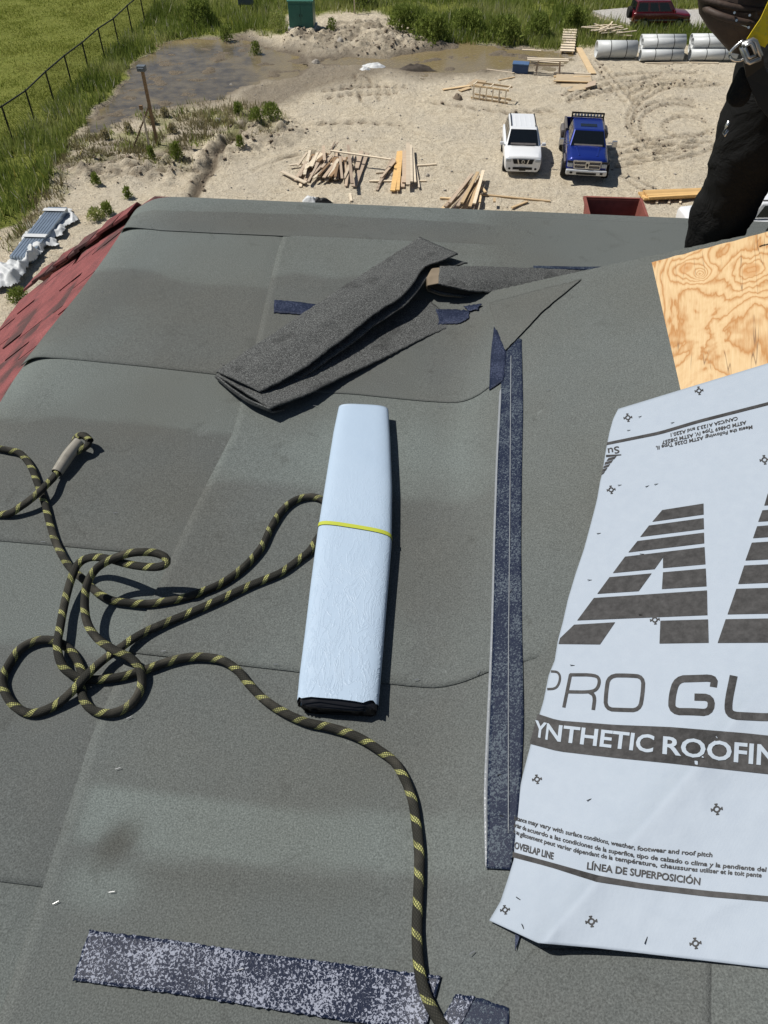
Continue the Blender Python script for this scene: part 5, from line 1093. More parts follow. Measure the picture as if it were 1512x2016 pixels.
ctl = [R1(x, y, h+.012) for x, y, h in RP]
def catmull(P, step=.006):
    out = []
    for i in range(len(P)-1):
        p0, p1, p2, p3 = P[max(i-1, 0)], P[i], P[i+1], P[min(i+2, len(P)-1)]; n = max(2, int((p2-p1).length/step))
        for k in range(n):
            t = k/n; out.append(.5*((2*p1)+(p2-p0)*t+(2*p0-5*p1+4*p2-p3)*t*t+(3*p1-p0-3*p2+p3)*t**3))
    out.append(P[-1]); return out
def rope_tube(pts, r, name, parent, org, n=14, mat=None, prof=None):
    T = [(pts[min(i+1, len(pts)-1)]-pts[max(i-1, 0)]).normalized() for i in range(len(pts))]; N = Vector((0, 0, 1)); V = []; L = [0]
    for i, p in enumerate(pts):
        N = (N-T[i]*N.dot(T[i])).normalized(); B = T[i].cross(N); rr_ = r*(prof(i/len(pts)) if prof else 1)
        for k in range(n+1):
            a = 2*math.pi*k/n; V.append(p-org+(N*math.cos(a)+B*math.sin(a))*rr_)
        if i: L.append(L[-1]+(pts[i]-pts[i-1]).length)
    m_ = len(pts); Fc = grid_faces(m_, n+1); o = fast_mesh(name, np.array([tuple(v) for v in V]), Fc, mat or M_rope, True); o.parent = parent
    uvl = o.data.uv_layers.new(name='UVMap'); ii = Fc.ravel(); uv = np.stack([np.array(L)[ii//(n+1)], (ii % (n+1))/n], -1).astype(np.float32); uvl.data.foreach_set('uv', uv.ravel()); return o
spl = catmull(ctl); rope_tube(spl, .0090, 'rope_line', rp, rpo)
eye = catmull([R1(*q) for q in ((146, 872, .036), (150, 862, .040), (160, 858, .040), (172, 864, .040), (174, 874, .040), (166, 882, .040), (150, 890, .036))]); rope_tube(eye, .0085, 'eye_loop', rp, rpo)
sv = catmull([R1(*q) for q in ((112, 931, .034), (125, 911, .038), (138, 892, .040), (156, 870, .046))]); rope_tube(sv, .0155, 'sleeve', rp, rpo, mat=M_sleeve, prof=lambda t: .92+.1*math.sin(t*3.1))
# pebble and staples
p = R1(42, 1061, .020); o = heap('pebble', 'small yellowish pebble on the felt at the left', 'pebble', 0, 0, .012, .010, .012, simple('pale_pebble', (.5, .47, .3), .9), 3, 10); o.location = p
for k, (x, y, a) in enumerate([(85, 1067, 5), (227, 1010, 10), (322, 1282, 15), (232, 1513, 25), (220, 1756, 15), (110, 1777, 35), (254, 1413, 35), (543, 1308, 5), (820, 1338, 20), (942, 1324, 60), (866, 801, 5), (620, 799, 0), (929, 1876, 35), (473, 1909, 20), (728, 1903, 40), (1080, 768, 10), (1005, 1163, 60), (1010, 655, 30), (300, 448, 60), (376, 452, 60), (202, 575, 70)]):
    p = R1(x, y, .019 if x > 280 else .016); m = MB(); m.add(*box_between((-.005, 0, .0006), (.005, 0, .0006), .0010, .0010)); 
    o = m.build('staple', M_chrome, loc=p); o.rotation_euler = (0, 0, R_(a)); tag(o, 'tiny bright staple in the grey felt', 'staple', 'staples in the felt')
# ------------------------------------------------------------ PLYWOOD
pw = [(1283, 516), (1512, 456), (1740, 392), (1800, 640), (1512, 722), (1345, 790)]
Pp = [R1(a, b, .018) for a, b in pw]
po = Pp[0]; ex_ = (Pp[1]-Pp[0]); ex_ -= Vector((0, 0, 0)); ex_.normalize(); nn = Vector((-.5, 0, 1)).normalized(); ey_ = nn.cross(ex_).normalized(); Mx = Matrix((ex_, ey_, nn)).transposed().to_4x4(); Mx.translation = po
Mi = Mx.inverted(); q2 = [Mi @ v for v in Pp]
edge = []
rj = random.Random(9)
for i in range(2):
    for k in range(14): t = k/14; v = q2[i].lerp(q2[i+1], t); edge.append((v.x, v.y+rj.uniform(-.003, .002)))
edge += [(v.x, v.y) for v in q2[2:]]
n = len(edge); vs_ = [(x, y, 0) for x, y in edge]+[(x, y, -.014) for x, y in edge]
o = mesh('plywood_sheet', vs_, [tuple(range(n-1, -1, -1)), tuple(range(n, 2*n))]+[(i, (i+1) % n, n+(i+1) % n, n+i) for i in range(n)], M_ply); o.matrix_world = Mx; tag(o, 'bare orange-grained plywood sheet at the right on the roof slope', 'plywood')
bm = bmesh.new(); bm.from_mesh(o.data); bmesh.ops.recalc_face_normals(bm, faces=bm.faces); bm.to_mesh(o.data); bm.free()
# ------------------------------------------------------------ WHITE PRINTED SHEET
def hs(px, py):
    px = np.asarray(px, float); py = np.asarray(py, float)
    h = .0172+.0048*np.clip((930-py)/90, 0, 1)*np.clip((px-1230)/60, 0, 1)+.0012*(fbm(px*.009, py*.007, 3, 51)-.5)*2+.0016*(.5-np.abs(fbm(px*.006+py*.004, py*.006-px*.003, 3, 57)-.5)*4)*1.6*np.clip((py-1150)/300, .25, 1)
    # diagonal crease from the right edge down to the lower left corner
    d = ((px-1070)*(1340-1855)-(py-1855)*(1512-1070))/math.hypot(515, 442); d = -d  # positive on lower right side
    act = np.clip((py-1250)/150, 0, 1)
    h = h+act*(.042*np.exp(-(np.sqrt(d*d+30)-5.4)/np.where(d > 0, 170.0, 55.0)))
    h = h-.0015*np.clip((1130-px)/150, 0, 1)*np.clip((py-1450)/100, 0, 1)
    h = h+.004*np.exp(-((px-1075-(1860-py)*.12)/22)**2)*np.clip((py-1650)/120, 0, 1)
    return h
Lp = [(1217, 805), (1207, 825), (1200, 850), (1193, 885), (1186, 930), (1182, 945), (1176, 980), (1170, 1005), (1158, 1050), (1150, 1080), (1133, 1130), (1118, 1180), (1108, 1225), (1098, 1262), (1092, 1300), (1080, 1330), (1070, 1380), (1058, 1420), (1045, 1465), (1028, 1530), (1018, 1580), (1013, 1640), (1012, 1690), (1000, 1730), (985, 1775), (963, 1812)]
Tp = [(1217, 805), (1338, 768), (1430, 740), (1512, 715), (1620, 682), (1780, 632)]; Bp = [(963, 1812), (1015, 1836), (1058, 1856), (1075, 1858), (1170, 1866), (1300, 1881), (1512, 1906), (1640, 1922), (1800, 1944)]
nu, nv = 130, 170
def r2(row, n):
    r = np.array(row, float); d = np.r_[0, np.cumsum(np.hypot(np.diff(r[:, 0]), np.diff(r[:, 1])))]; t = np.linspace(0, d[-1], n); return np.stack([np.interp(t, d, r[:, k]) for k in (0, 1)], -1)
T_, B_, L_ = r2(Tp, nu), r2(Bp, nu), r2(Lp, nv); R_2 = r2([Tp[-1], Bp[-1]], nv); S = np.linspace(0, 1, nu)[:, None, None]; T = np.linspace(0, 1, nv)[None, :, None]
C = T_[:, None]*(1-T)+B_[:, None]*T+L_[None]*(1-S)+R_2[None]*S-(T_[0]*(1-S)*(1-T)+T_[-1]*S*(1-T)+B_[0]*(1-S)*T+B_[-1]*S*T)
P = RS(C[..., 0], C[..., 1], hs(C[..., 0], C[..., 1]))
pp = thing('printed_underlayment', 'large white woven underlayment sheet printed with big dark letters', 'underlayment sheet', R1(1300, 1300, .01)); ppo = np.array(pp.location)
sh_o = thick('sheet', P-ppo, nu, nv, M_paper, .0009, parent=pp)
def stamp(polys, name, mat, lift=.0012, cell=13):
    """flat print: polygons given in survey pixels, cut into cells and laid on the sheet"""
    bm = bmesh.new()
    for pl in polys:
        try: bm.faces.new([bm.verts.new((x, -y, 0)) for x, y in pl])
        except ValueError: pass
    return lay(bm, name, mat, lift, cell)
def lay(bm, name, mat, lift, cell):
    xs = [v.co.x for v in bm.verts]; ys = [v.co.y for v in bm.verts]
    for ax, lo, hi in ((0, min(xs), max(xs)), (1, min(ys), max(ys))):
        c = math.ceil(lo/cell)*cell
        while c < hi:
            no = (1, 0, 0) if ax == 0 else (0, 1, 0); co = (c, 0, 0) if ax == 0 else (0, c, 0)
            bmesh.ops.bisect_plane(bm, geom=bm.verts[:]+bm.edges[:]+bm.faces[:], plane_co=co, plane_no=no); c += cell
    bmesh.ops.triangulate(bm, faces=bm.faces)
    px = np.array([v.co.x for v in bm.verts]); py = -np.array([v.co.y for v in bm.verts]); W = RS(px, py, hs(px, py)+lift)-ppo
    bm.verts.index_update(); fs = []
    for f in bm.faces:
        ids = [v.index for v in f.verts]; a, b, c = [Vector(W[i]) for i in ids]; fs.append(ids if (b-a).cross(c-a).z > 0 else ids[::-1])
    bm.free(); return mesh(name, W, fs, mat, pp)
c3 = lambda pts: [(1060+x/3.345, 740+y/3.345) for x, y in pts]; c4 = lambda pts: [(950+x/2.69, 1280+y/2.69) for x, y in pts]
A = [[(815, 883), (1087, 840), (1088, 912), (750, 960)], [(728, 985), (1088, 936), (1090, 1008), (670, 1060)], [(652, 1087), (1090, 1032), (1092, 1102), (592, 1162)], [(570, 1190), (820, 1160), (820, 1195), (765, 1272), (490, 1298)], [(820, 1160), (1094, 1127), (1100, 1240), (820, 1265)], [(468, 1325), (745, 1300), (660, 1417), (387, 1435)], [(820, 1293), (1102, 1268), (1107, 1385), (813, 1403)], [(365, 1462), (1110, 1412), (1113, 1575), (255, 1610)], [(235, 1638), (505, 1622), (405, 1768), (132, 1765), (142, 1727)], [(803, 1612), (1117, 1603), (1121, 1757), (797, 1762)]]
for pl in A: stamp([c3(pl)], 'letter_bar', M_ink)
Rb = [[(1510, 775), (1700, 750), (1720, 838), (1487, 853)], [(1475, 885), (1750, 862), (1760, 940), (1447, 960)], [(1440, 990), (1770, 962), (1775, 1044), (1413, 1068)], [(1405, 1098), (1775, 1075), (1775, 1195), (1363, 1215)], [(1355, 1248), (1760, 1228), (1740, 1352), (1315, 1370)], [(1303, 1402), (1740, 1388), (1760, 1560), (1245, 1570)], [(1233, 1602), (1560, 1596), (1560, 1756), (1180, 1758)]]
for pl in Rb: stamp([c3(pl)], 'letter_bar', M_ink)
def strip_poly(top, bot, n=24):
    t = r2(top, n); b = r2(bot, n); return [[tuple(t[i]), tuple(t[i+1]), tuple(b[i+1]), tuple(b[i])] for i in range(n-1)]
stamp(strip_poly(c3([(452, 437), (800, 365), (1050, 290), (1512, 172), (1900, 70)]), c3([(448, 455), (800, 385), (1050, 310), (1512, 192), (1900, 92)])), 'overlap_line', M_ink)
stamp(strip_poly(c4([(160, 1068), (350, 1120), (620, 1195), (850, 1235), (1200, 1275), (1512, 1302), (1900, 1335)]), c4([(158, 1096), (350, 1146), (600, 1226), (850, 1264), (1200, 1306), (1512, 1332), (1900, 1366)])), 'overlap_line', M_ink)
stamp(strip_poly(c4([(292, 337), (400, 372), (700, 395), (1000, 407), (1400, 440), (1512, 452), (2000, 500)]), c4([(249, 495), (400, 535), (700, 570), (1000, 600), (1150, 617), (1512, 656), (2000, 712)]), 40), 'banner', M_ink)
def stroke(path, wd, closed=False):
    P_ = [Vector((x, y)) for x, y in path]
    for _ in range(2):  # round the corners
        Q = []; n = len(P_)
        rng_ = range(n) if closed else range(n-1)
        if not closed: Q.append(P_[0])
        for i in rng_: a, b = P_[i], P_[(i+1) % n]; Q += [a.lerp(b, .25), a.lerp(b, .75)]
        if not closed: Q.append(P_[-1])
        P_ = Q
    n = len(P_); Lf, Rt = [], []
    for i in range(n):
        a = P_[(i-1) % n] if closed or i > 0 else P_[i]; b = P_[(i+1) % n] if closed or i < n-1 else P_[i]; d = (b-a); d = d.normalized() if d.length > 1e-6 else Vector((1, 0)); nn_ = Vector((-d.y, d.x))*wd/2
        Lf.append(P_[i]+nn_); Rt.append(P_[i]-nn_)
    k = n if closed else n-1
    return [[tuple(Lf[i]), tuple(Lf[(i+1) % n]), tuple(Rt[(i+1) % n]), tuple(Rt[i])] for i in range(k)]
def letter(parts, mat=M_ink, lift=.0011, name='letter'):
    pl = []
    for path, wd, cl in parts: pl += [c4(q) for q in stroke(path, wd, cl)]
    return stamp(pl, name, mat, lift)
letter([([(362, 112), (398, 114), (412, 140), (404, 180), (384, 204), (342, 206)], 12, False)])
letter([([(430, 303), (466, 127)], 17, False), ([(462, 130), (600, 130), (622, 160), (606, 210), (560, 222), (452, 220)], 17, False), ([(560, 218), (596, 240), (586, 316)], 19, False)])
letter([([(668, 134), (770, 133), (852, 140), (848, 230), (832, 318), (740, 316), (650, 312), (654, 220)], 21, True)])
letter([([(1222, 195), (1230, 146), (1120, 150), (1030, 152), (1003, 240), (1002, 325), (1110, 325), (1206, 332), (1214, 250), (1122, 248)], 38, False)])
letter([([(1330, 135), (1298, 290), (1310, 345), (1400, 350), (1520, 356), (1600, 345), (1610, 150)], 42, False)])
def text_at(body, pts, cap, up=(0, -1), bold=0.0, mat=M_ink, lift=.0014, name='lettering', xs=None):
    """pts: baseline [(fraction, px, py)]; cap height in survey px"""
    cu = bpy.data.curves.new('t', 'FONT'); cu.body = body; cu.offset = bold; cu.resolution_u = 3; ob_ = bpy.data.objects.new('t', cu); COL.objects.link(ob_)
    dg = bpy.context.evaluated_depsgraph_get(); me = bpy.data.meshes.new_from_object(ob_.evaluated_get(dg)); n = len(me.vertices); co = np.empty(n*3); me.vertices.foreach_get('co', co); co = co.reshape(-1, 3)
    fs = [tuple(p.vertices) for p in me.polygons]; bpy.data.objects.remove(ob_); bpy.data.curves.remove(cu); bpy.data.meshes.remove(me)
    x0, x1 = co[:, 0].min(), co[:, 0].max(); s = (co[:, 0]-x0)/(x1-x0); f = [p[0] for p in pts]
    bx = np.interp(s, f, [p[1] for p in pts]); by = np.interp(s, f, [p[2] for p in pts]); hh = co[:, 1]/.69*(cap if not hasattr(cap, '__len__') else np.interp(s, [0, 1], cap))
    px = bx+up[0]*hh; py = by+up[1]*hh
    bm = bmesh.new(); bv = [bm.verts.new((x, -y, 0)) for x, y in zip(px, py)]
    for q in fs:
        try: bm.faces.new([bv[i] for i in q])
        except ValueError: pass
    return lay(bm, name, mat, lift, 13)
text_at('YNTHETIC', [(0, 1050, 1448), (.2, 1082, 1457), (1, 1285, 1481)], (30, 33), (.12, -1), .022, M_white, .0026)
text_at('ROOFING', [(0, 1304, 1483), (1, 1578, 1514)], (33, 41), (.05, -1), .022, M_white, .0026)
text_at('istance may vary with surface conditions, weather, footwear and roof pitch', [(0, 1012, 1614), (.108, 1041, 1622), (.297, 1113, 1642), (.568, 1207, 1664), (.69, 1258, 1674), (1, 1402, 1687)], 8.6, (.15, -1), .022)
text_at('ariar de acuerdo a las condiciones de la superfice, tipo de calzado o clima y la pendiente del', [(0, 1011, 1627), (.096, 1039, 1637), (.245, 1108, 1657), (.436, 1196, 1678), (.553, 1254, 1688), (.745, 1359, 1702), (1, 1508, 1716)], 8.6, (.15, -1), .022)
text_at('e au glissement peut varier dépendant de la température, chaussures utiliser et le toit pente', [(0, 1011, 1639), (.054, 1024, 1646), (.172, 1070, 1660), (.30, 1128, 1677), (.473, 1206, 1693), (.613, 1288, 1706), (.73, 1364, 1715), (1, 1499, 1727)], 8.6, (.15, -1), .022)
text_at('OVERLAP LINE', [(0, 1012, 1670), (1, 1089, 1692)], 13, (.12, -1), .026)
text_at('LÍNEA DE SUPERPOSICIÓN', [(0, 1155, 1711), (1, 1378, 1742)], 13.5, (.1, -1), .024)
text_at('Meets the Following: ASTM D226 Type II,', [(0, 1481, 837), (1, 1291, 879)], 6.6, (0.05, 1), .024)
text_at('ASTM D4869 Type IV, ASTM D8257', [(0, 1469, 828), (1, 1303, 868)], 6.6, (.05, 1), .024)
text_at('CAN/CSA A123.3 and A220.1', [(0, 1452, 820), (1, 1320, 853)], 6.6, (.05, 1), .024)
text_at('Su', [(0, 1218, 878), (1, 1196, 883)], 13, (.15, 1), .012)
stamp([c3(q) for q in ([(445, 520), (545, 516), (545, 522), (445, 535)], [(462, 540), (515, 528), (498, 548), (447, 560)], [(440, 567), (492, 553), (478, 573), (434, 585)], [(432, 592), (473, 579), (460, 598), (426, 608)], [(424, 614), (455, 603), (444, 622), (420, 632)], [(418, 637), (440, 627), (428, 644), (414, 652)])], 'small_logo', M_ink)
for x, y, s_ in [(1376, 769, 8), (1236, 822, 8), (1203, 964, 8), (1505, 905, 9), (1289, 1220, 9), (1057, 1534, 9), (1411, 1593, 11), (994, 1791, 9), (1164, 1814, 11), (1369, 1857, 11), (1570, 1620, 11)]:
    pl = []; n = 16; a0 = -.15
    for k in range(n): a, b = 2*math.pi*k/n, 2*math.pi*(k+1)/n; pl.append([(x+math.cos(q)*s_*r_, y+math.sin(q)*s_*r_*.95) for q, r_ in ((a, .36), (b, .36), (b, .66), (a, .66))])
    for k in range(4):
        a = a0+k*math.pi/2; ca, sa = math.cos(a), math.sin(a); P4 = [(.62, -.16), (.85, -.16), (.85, -.30), (1.08, -.30), (1.08, .30), (.85, .30), (.85, .16), (.62, .16)]; pl.append([(x+(u*ca-v*sa)*s_, y+(u*sa+v*ca)*s_*.95) for u, v in P4])
    stamp(pl, 'target_mark', M_ink)
for x, y, a in [(1261, 820, -25), (1325, 832, -20), (1239, 847, -8), (1221, 955, -8), (1275, 957, -25), (1293, 953, -15), (1180, 1050, -8), (1162, 1142, 0), (1264, 1211, 5), (1128, 1310, 5), (1161, 1574, -25), (1022, 1770, 30), (1030, 1826, 65), (1272, 1851, -60), (1265, 1091, 0), (985, 1525, -20), (990, 1607, 10)]:
    p = R1(x, y, float(hs(x, y))+.0012); m = MB(); m.add(*box_between((-.0055, 0, 0), (.0055, 0, 0), .0011, .0011)); o = m.build('staple', M_blk, loc=p); o.rotation_euler = (0, 0, R_(-a)); tag(o, 'tiny dark staple through the white printed sheet', 'staple', 'staples in the white sheet')
m = MB(); q = [R1(*a) for a in ((1014, 1834, .019), (1024, 1840, .019), (1014, 1872, .019))]; c = q[0].copy(); m.panel([v-c for v in q], .0015); o = m.build('tape_shred', M_tapeblue, loc=c); tag(o, 'narrow dark tape shred under the lower left edge of the white sheet', 'tape shred')
# ------------------------------------------------------------ PERSON
def CF(X, Y, z): return Vector((X*cy-Y*sy_, X*sy_+Y*cy, CAMZ+z))
def PT(px, py, Y):     # point of the sight line at forward distance Y
    x = (px-756)/FPX; y = (1008-py)/FPX; t = Y/(cp+y*sp); return CF(x*t, Y, (-sp+y*cp)*t)
pr = thing('person', 'worker in black trousers with tool belt and yellow harness strap beyond the ridge', 'person', CF(1.16, 2.38, -1.4)); pro = pr.location
def skin(name, V, E, Rd, mat, root=0, sub=2, parent=None):
    me = bpy.data.meshes.new(name); me.from_pydata([tuple(v-pro) for v in V], E, []); me.update(); o = bpy.data.objects.new(name, me); COL.objects.link(o); o.parent = parent or pr
    me.materials.append(mat); s = o.modifiers.new('skin', 'SKIN'); s.use_smooth_shade = True; s.branch_smoothing = .6
    for i, r in enumerate(Rd): me.skin_vertices[0].data[i].radius = r if hasattr(r, '__len__') else (r, r); me.skin_vertices[0].data[i].use_root = (i == root)
    m = o.modifiers.new('sub', 'SUBSURF'); m.levels = sub; m.render_levels = sub; return o
hipR, kneeR, ankR = CF(.975, 2.17, -.56), CF(.985, 2.20, -1.0), CF(1.085, 2.37, -1.36)
hipL, kneeL, ankL = CF(1.20, 2.19, -.56), CF(1.27, 2.24, -1.0), CF(1.32, 2.44, -1.36)
pel = CF(1.09, 2.19, -.47); wai = CF(1.09, 2.17, -.30); che = CF(1.09, 2.13, -.08); nb = CF(1.09, 2.13, .10); hd_ = CF(1.09, 2.08, .22); ht = CF(1.09, 2.08, .30)
shR, elR, wrR = CF(.91, 2.13, .04), CF(.84, 2.16, -.20), CF(.90, 1.93, -.10); shL, elL, wrL = CF(1.27, 2.13, .04), CF(1.36, 2.16, -.20), CF(1.28, 1.93, -.10)
bv = [pel, wai, che, nb, CF(1.09, 2.11, .15), hd_, ht, shR, elR, wrR, shL, elL, wrL, hipR, kneeR, ankR, hipL, kneeL, ankL]
be = [(0, 1), (1, 2), (2, 3), (3, 4), (4, 5), (5, 6), (2, 7), (7, 8), (8, 9), (2, 10), (10, 11), (11, 12), (0, 13), (13, 14), (14, 15), (0, 16), (16, 17), (17, 18)]
br = [(.13, .10), (.12, .09), (.14, .10), .055, .055, (.075, .09), (.065, .08), .05, .038, .026, .05, .038, .026, .075, .05, .036, .075, .05, .036]
# hands: palm and five fingers each, part of the body mesh
for wr_i, s_, wp in ((9, 1, wrR), (12, -1, wrL)):
    pm = wp+CF(0, 0, 0)-CF(0, 0, 0)+(CF(s_*.01, -.07, .0)-CF(0, 0, 0)); i0 = len(bv); bv.append(pm); br.append((.030, .018)); be.append((wr_i, i0))
    for k, (dx, ln) in enumerate(((-.03, .07), (-.01, .08), (.01, .075), (.03, .06))):
        a = pm+(CF(dx, -.035, .0)-CF(0, 0, 0)); b = a+(CF(0, -ln*.5, -.006)-CF(0, 0, 0)); c = b+(CF(0, -ln*.3, -.03)-CF(0, 0, 0)); j = len(bv); bv += [a, b, c]; br += [.009, .0085, .007]; be += [(i0, j), (j, j+1), (j+1, j+2)]
    a = pm+(CF(s_*.035, .0, .0)-CF(0, 0, 0)); b = a+(CF(s_*.015, -.035, -.01)-CF(0, 0, 0)); j = len(bv); bv += [a, b]; br += [.011, .009]; be += [(i0, j), (j, j+1)]
body = skin('body', bv, be, br, M_skin)
hr = skin('hair', [CF(1.09, 2.12, .20), CF(1.09, 2.10, .28), CF(1.09, 2.08, .335)], [(0, 1), (1, 2)], [(.07, .07), (.088, .095), (.06, .07)], M_hair)
m = MB()
for dx in (-.03, .03): m.cyl(CF(1.09+dx, 1.992, .245)-pro, CF(1.09+dx, 1.985, .245)-pro, .012, 10)
m.build('eyes', M_blk, pr); m = MB(); m.cyl(CF(1.09, 1.995, .245)-pro, CF(1.09, 1.972, .205)-pro, .008, 8, .014); m.build('nose', M_skin, pr); m = MB(); m.box(.045, .01, .01, CF(1.09, 1.995, .175)-pro); m.build('mouth', M_rust, pr)
for dx in (-.082, .082): m = MB(); m.cyl(CF(1.09+dx, 2.08, .235)-pro, CF(1.09+dx*1.12, 2.085, .235)-pro, .026, 10); m.build('ear', M_skin, pr)
# trousers
tv = [CF(1.09, 2.19, -.36), CF(1.09, 2.19, -.48), CF(.985, 2.165, -.58), PT(1505, 215, 2.13), PT(1478, 300, 2.14), PT(1448, 365, 2.16), PT(1424, 415, 2.17), PT(1408, 455, 2.21), PT(1398, 510, 2.27), CF(1.07, 2.36, -1.36), CF(1.20, 2.19, -.58), CF(1.23, 2.20, -.80), CF(1.27, 2.23, -1.0), CF(1.30, 2.34, -1.18), CF(1.32, 2.42, -1.36)]
te = [(0, 1), (1, 2), (2, 3), (3, 4), (4, 5), (5, 6), (6, 7), (7, 8), (8, 9), (1, 10), (10, 11), (11, 12), (12, 13), (13, 14)]
trr = [(.16, .12), (.165, .125), .115, .108, .100, .090, .086, .084, .086, .09, .11, .10, .085, .082, .088]
tro = skin('trousers', tv, te, trr, M_pants, 0, 3)
tx = bpy.data.textures.new('folds', 'CLOUDS'); tx.noise_scale = .09; tx.noise_depth = 3
d = tro.modifiers.new('folds', 'DISPLACE'); d.texture = tx; d.strength = .036; d.mid_level = .5
jk = skin('jacket', [CF(1.09, 2.19, -.46), CF(1.09, 2.18, -.36), che, CF(1.09, 2.13, .08), shR, elR, CF(.885, 1.97, -.12), shL, elL, CF(1.295, 1.97, -.12)], [(0, 1), (1, 2), (2, 3), (2, 4), (4, 5), (5, 6), (2, 7), (7, 8), (8, 9)], [(.19, .15), (.175, .14), (.17, .125), .08, .075, .055, .045, .075, .055, .045], M_shirt)
for a in (ankR, ankL):
    f = Vector((0, 0, 0)); m = MB(); toe = CF(a.x*0, -.16, 0)-CF(0, 0, 0); P0 = a-pro
    skin('boot', [a+Vector((0, 0, .06)), a+Vector((0, 0, -.005)), a+(CF(0, -.08, .0)-CF(0, 0, 0))-Vector((0, 0, .0)), a+(CF(0, -.17, 0)-CF(0, 0, 0))-Vector((0, 0, .005))], [(0, 1), (1, 2), (2, 3)], [.05, .048, (.045, .036), (.04, .03)], M_boot, 0, 2)
# pocket flap of the trousers
pts = [(1456, 122), (1447, 140), (1434, 165), (1421, 196), (1436, 201), (1450, 204), (1466, 185), (1480, 140)]
m = MB(); m.panel([PT(a, b, 2.02)-pro for a, b in pts], .05); o = m.build('jacket_tail', M_pants, pr, True, bevel=.015)
# tool pouch
def ringpts(px, py, Y, rx, ry, tilt=0, n=20):
    c = PT(px, py, Y)-pro; return [c+Vector((math.cos(2*math.pi*k/n)*rx, math.sin(2*math.pi*k/n)*ry, math.cos(2*math.pi*k/n)*tilt)) for k in range(n)]
pch = []
rg_ = [ringpts(1442, -25, 2.03, .078, .05, -.01), ringpts(1440, 4, 2.03, .073, .050, -.012), ringpts(1440, 25, 2.02, .066, .046), ringpts(1446, 50, 2.02, .056, .040), ringpts(1454, 75, 2.02, .040, .030), ringpts(1460, 96, 2.03, .026, .02)]
def rings_mesh(rings, name, mat, cap=True, parent=pr):
    m = MB(); n = len(rings[0])
    for r in rings: m.v += [tuple(v) for v in r]
    for i in range(len(rings)-1):
        for k in range(n): m.f.append((i*n+k, i*n+(k+1) % n, (i+1)*n+(k+1) % n, (i+1)*n+k))
    if cap: m.f.append(tuple(range((len(rings)-1)*n, len(rings)*n)))
    return m.build(name, mat, parent, True)
pc = rings_mesh(rg_, 'tool_pouch', M_leather); so_ = pc.modifiers.new('t', 'SOLIDIFY'); so_.thickness = .006
for q, (ax, ay, w_) in enumerate(((1442, 3, .083), (1440, 30, .060))):
    m = MB(); rp_ = ringpts(ax, ay, 2.03 if q == 0 else 2.0, w_, .058-.012*q, -.012); m.tube(rp_+[rp_[0]], .0075, 8); m.build('pouch_rim', M_leather, pc, True)
rg2 = [ringpts(1462, 18, 1.99, .034, .03), ringpts(1462, 45, 1.99, .034, .03), ringpts(1466, 78, 2.0, .022, .02)]; rings_mesh(rg2, 'small_pocket', M_leather, parent=pc)
m = MB()
for x, y in ((1450, 40), (1474, 54), (1476, 30), (1446, 25)): m.cyl(PT(x, y, 1.955)-pro, PT(x, y, 1.945)-pro, .0026, 8)
m.build('rivet', M_chrome, pc); m = MB(); m.tube([PT(1450, 40, 1.95)-pro, PT(1458, 48, 1.95)-pro, PT(1474, 54, 1.95)-pro], .0016, 5); m.build('stitching', M_chrome, pc)
m = MB(); bl = [PT(x, y, Y)-pro for x, y, Y in ((1400, -60, 2.05), (1450, -55, 2.0), (1520, -52, 1.98), (1620, -55, 2.0), (1700, -70, 2.1))]
m.tube(bl, .026, 8); m.build('belt', M_leather, pr, True)
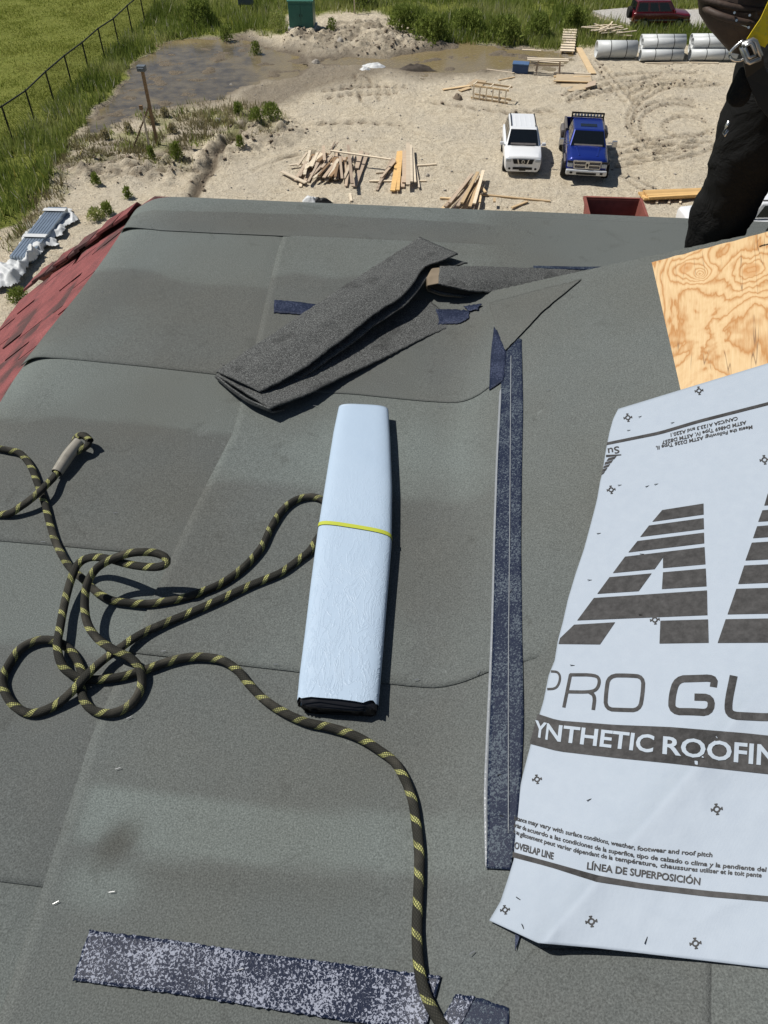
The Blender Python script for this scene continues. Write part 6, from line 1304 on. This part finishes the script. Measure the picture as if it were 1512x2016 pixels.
# harness strap, buckle, ring
def strap_(pts, hw, th, name, mat):
    m = MB(); P_ = [PT(*p)-pro for p in pts]; n = len(P_); vs_ = []
    for i, p in enumerate(P_):
        d_ = (P_[min(i+1, n-1)]-P_[max(i-1, 0)]).normalized(); s_ = d_.cross(Vector((0, -1, .3))).normalized()*hw; t_ = s_.cross(d_).normalized()*th; vs_ += [p-s_, p+s_, p+s_+t_, p-s_+t_]
    f = [(0, 1, 2, 3), ((n-1)*4+3, (n-1)*4+2, (n-1)*4+1, (n-1)*4)]
    for i in range(n-1):
        for k in range(4): f.append((i*4+k, (i+1)*4+k, (i+1)*4+(k+1) % 4, i*4+(k+1) % 4))
    m.add(vs_, f); return m.build(name, mat, pr)
strap_([(1580, -80, 1.94), (1540, -10, 1.93), (1516, 42, 1.93), (1500, 66, 1.93), (1488, 84, 1.935)], .0225, .004, 'harness_strap', M_web)
strap_([(1480, 104, 1.95), (1486, 140, 1.97), (1505, 190, 1.97), (1545, 240, 1.98)], .021, .004, 'leg_strap', M_blk)
def frame_(cx, cy__, hw, hh, ang, Y, r, name, mat):
    ca, sa = math.cos(ang), math.sin(ang); c = []
    for u, v in ((-hw, -hh*.75), (-hw*.75, -hh), (hw*.75, -hh), (hw, -hh*.75), (hw, hh*.75), (hw*.75, hh), (-hw*.75, hh), (-hw, hh*.75)): c.append(PT(cx+u*ca-v*sa, cy__+u*sa+v*ca, Y)-pro)
    m = MB(); m.tube(c+[c[0]], r, 8); return m.build(name, mat, pr, True)
frame_(1479, 101, 15, 20, -.38, 1.915, .0052, 'buckle', M_buckle); frame_(1477, 99, 8, 13, -.38, 1.910, .004, 'buckle_bar', M_buckle)
m = MB(); hk = catmull([PT(x, y, 1.93)-pro for x, y in ((1463, 80), (1452, 88), (1440, 100), (1436, 110), (1444, 118), (1458, 119), (1470, 112))], .004); m.tube(hk, .0032, 7); m.build('wire_hook', M_chrome, pr, True)
m = MB(); m.tube([PT(x, y, 2.0)-pro for x, y in ((1435, 238), (1430, 248), (1424, 262), (1426, 268), (1433, 256))], .0035, 6); m.build('carabiner', M_chrome, pr, True)
m = MB(); m.tube([PT(x, y, 1.98)-pro for x, y in ((1476, 172), (1470, 178), (1466, 186))], .0035, 6); m.build('zip_pull', M_chrome, pr, True)
m = MB(); m.tube([PT(x, y, 1.985)-pro for x, y in ((1512, 135), (1500, 155), (1476, 172))], .0022, 6); m.build('zip', M_fender, pr, True)
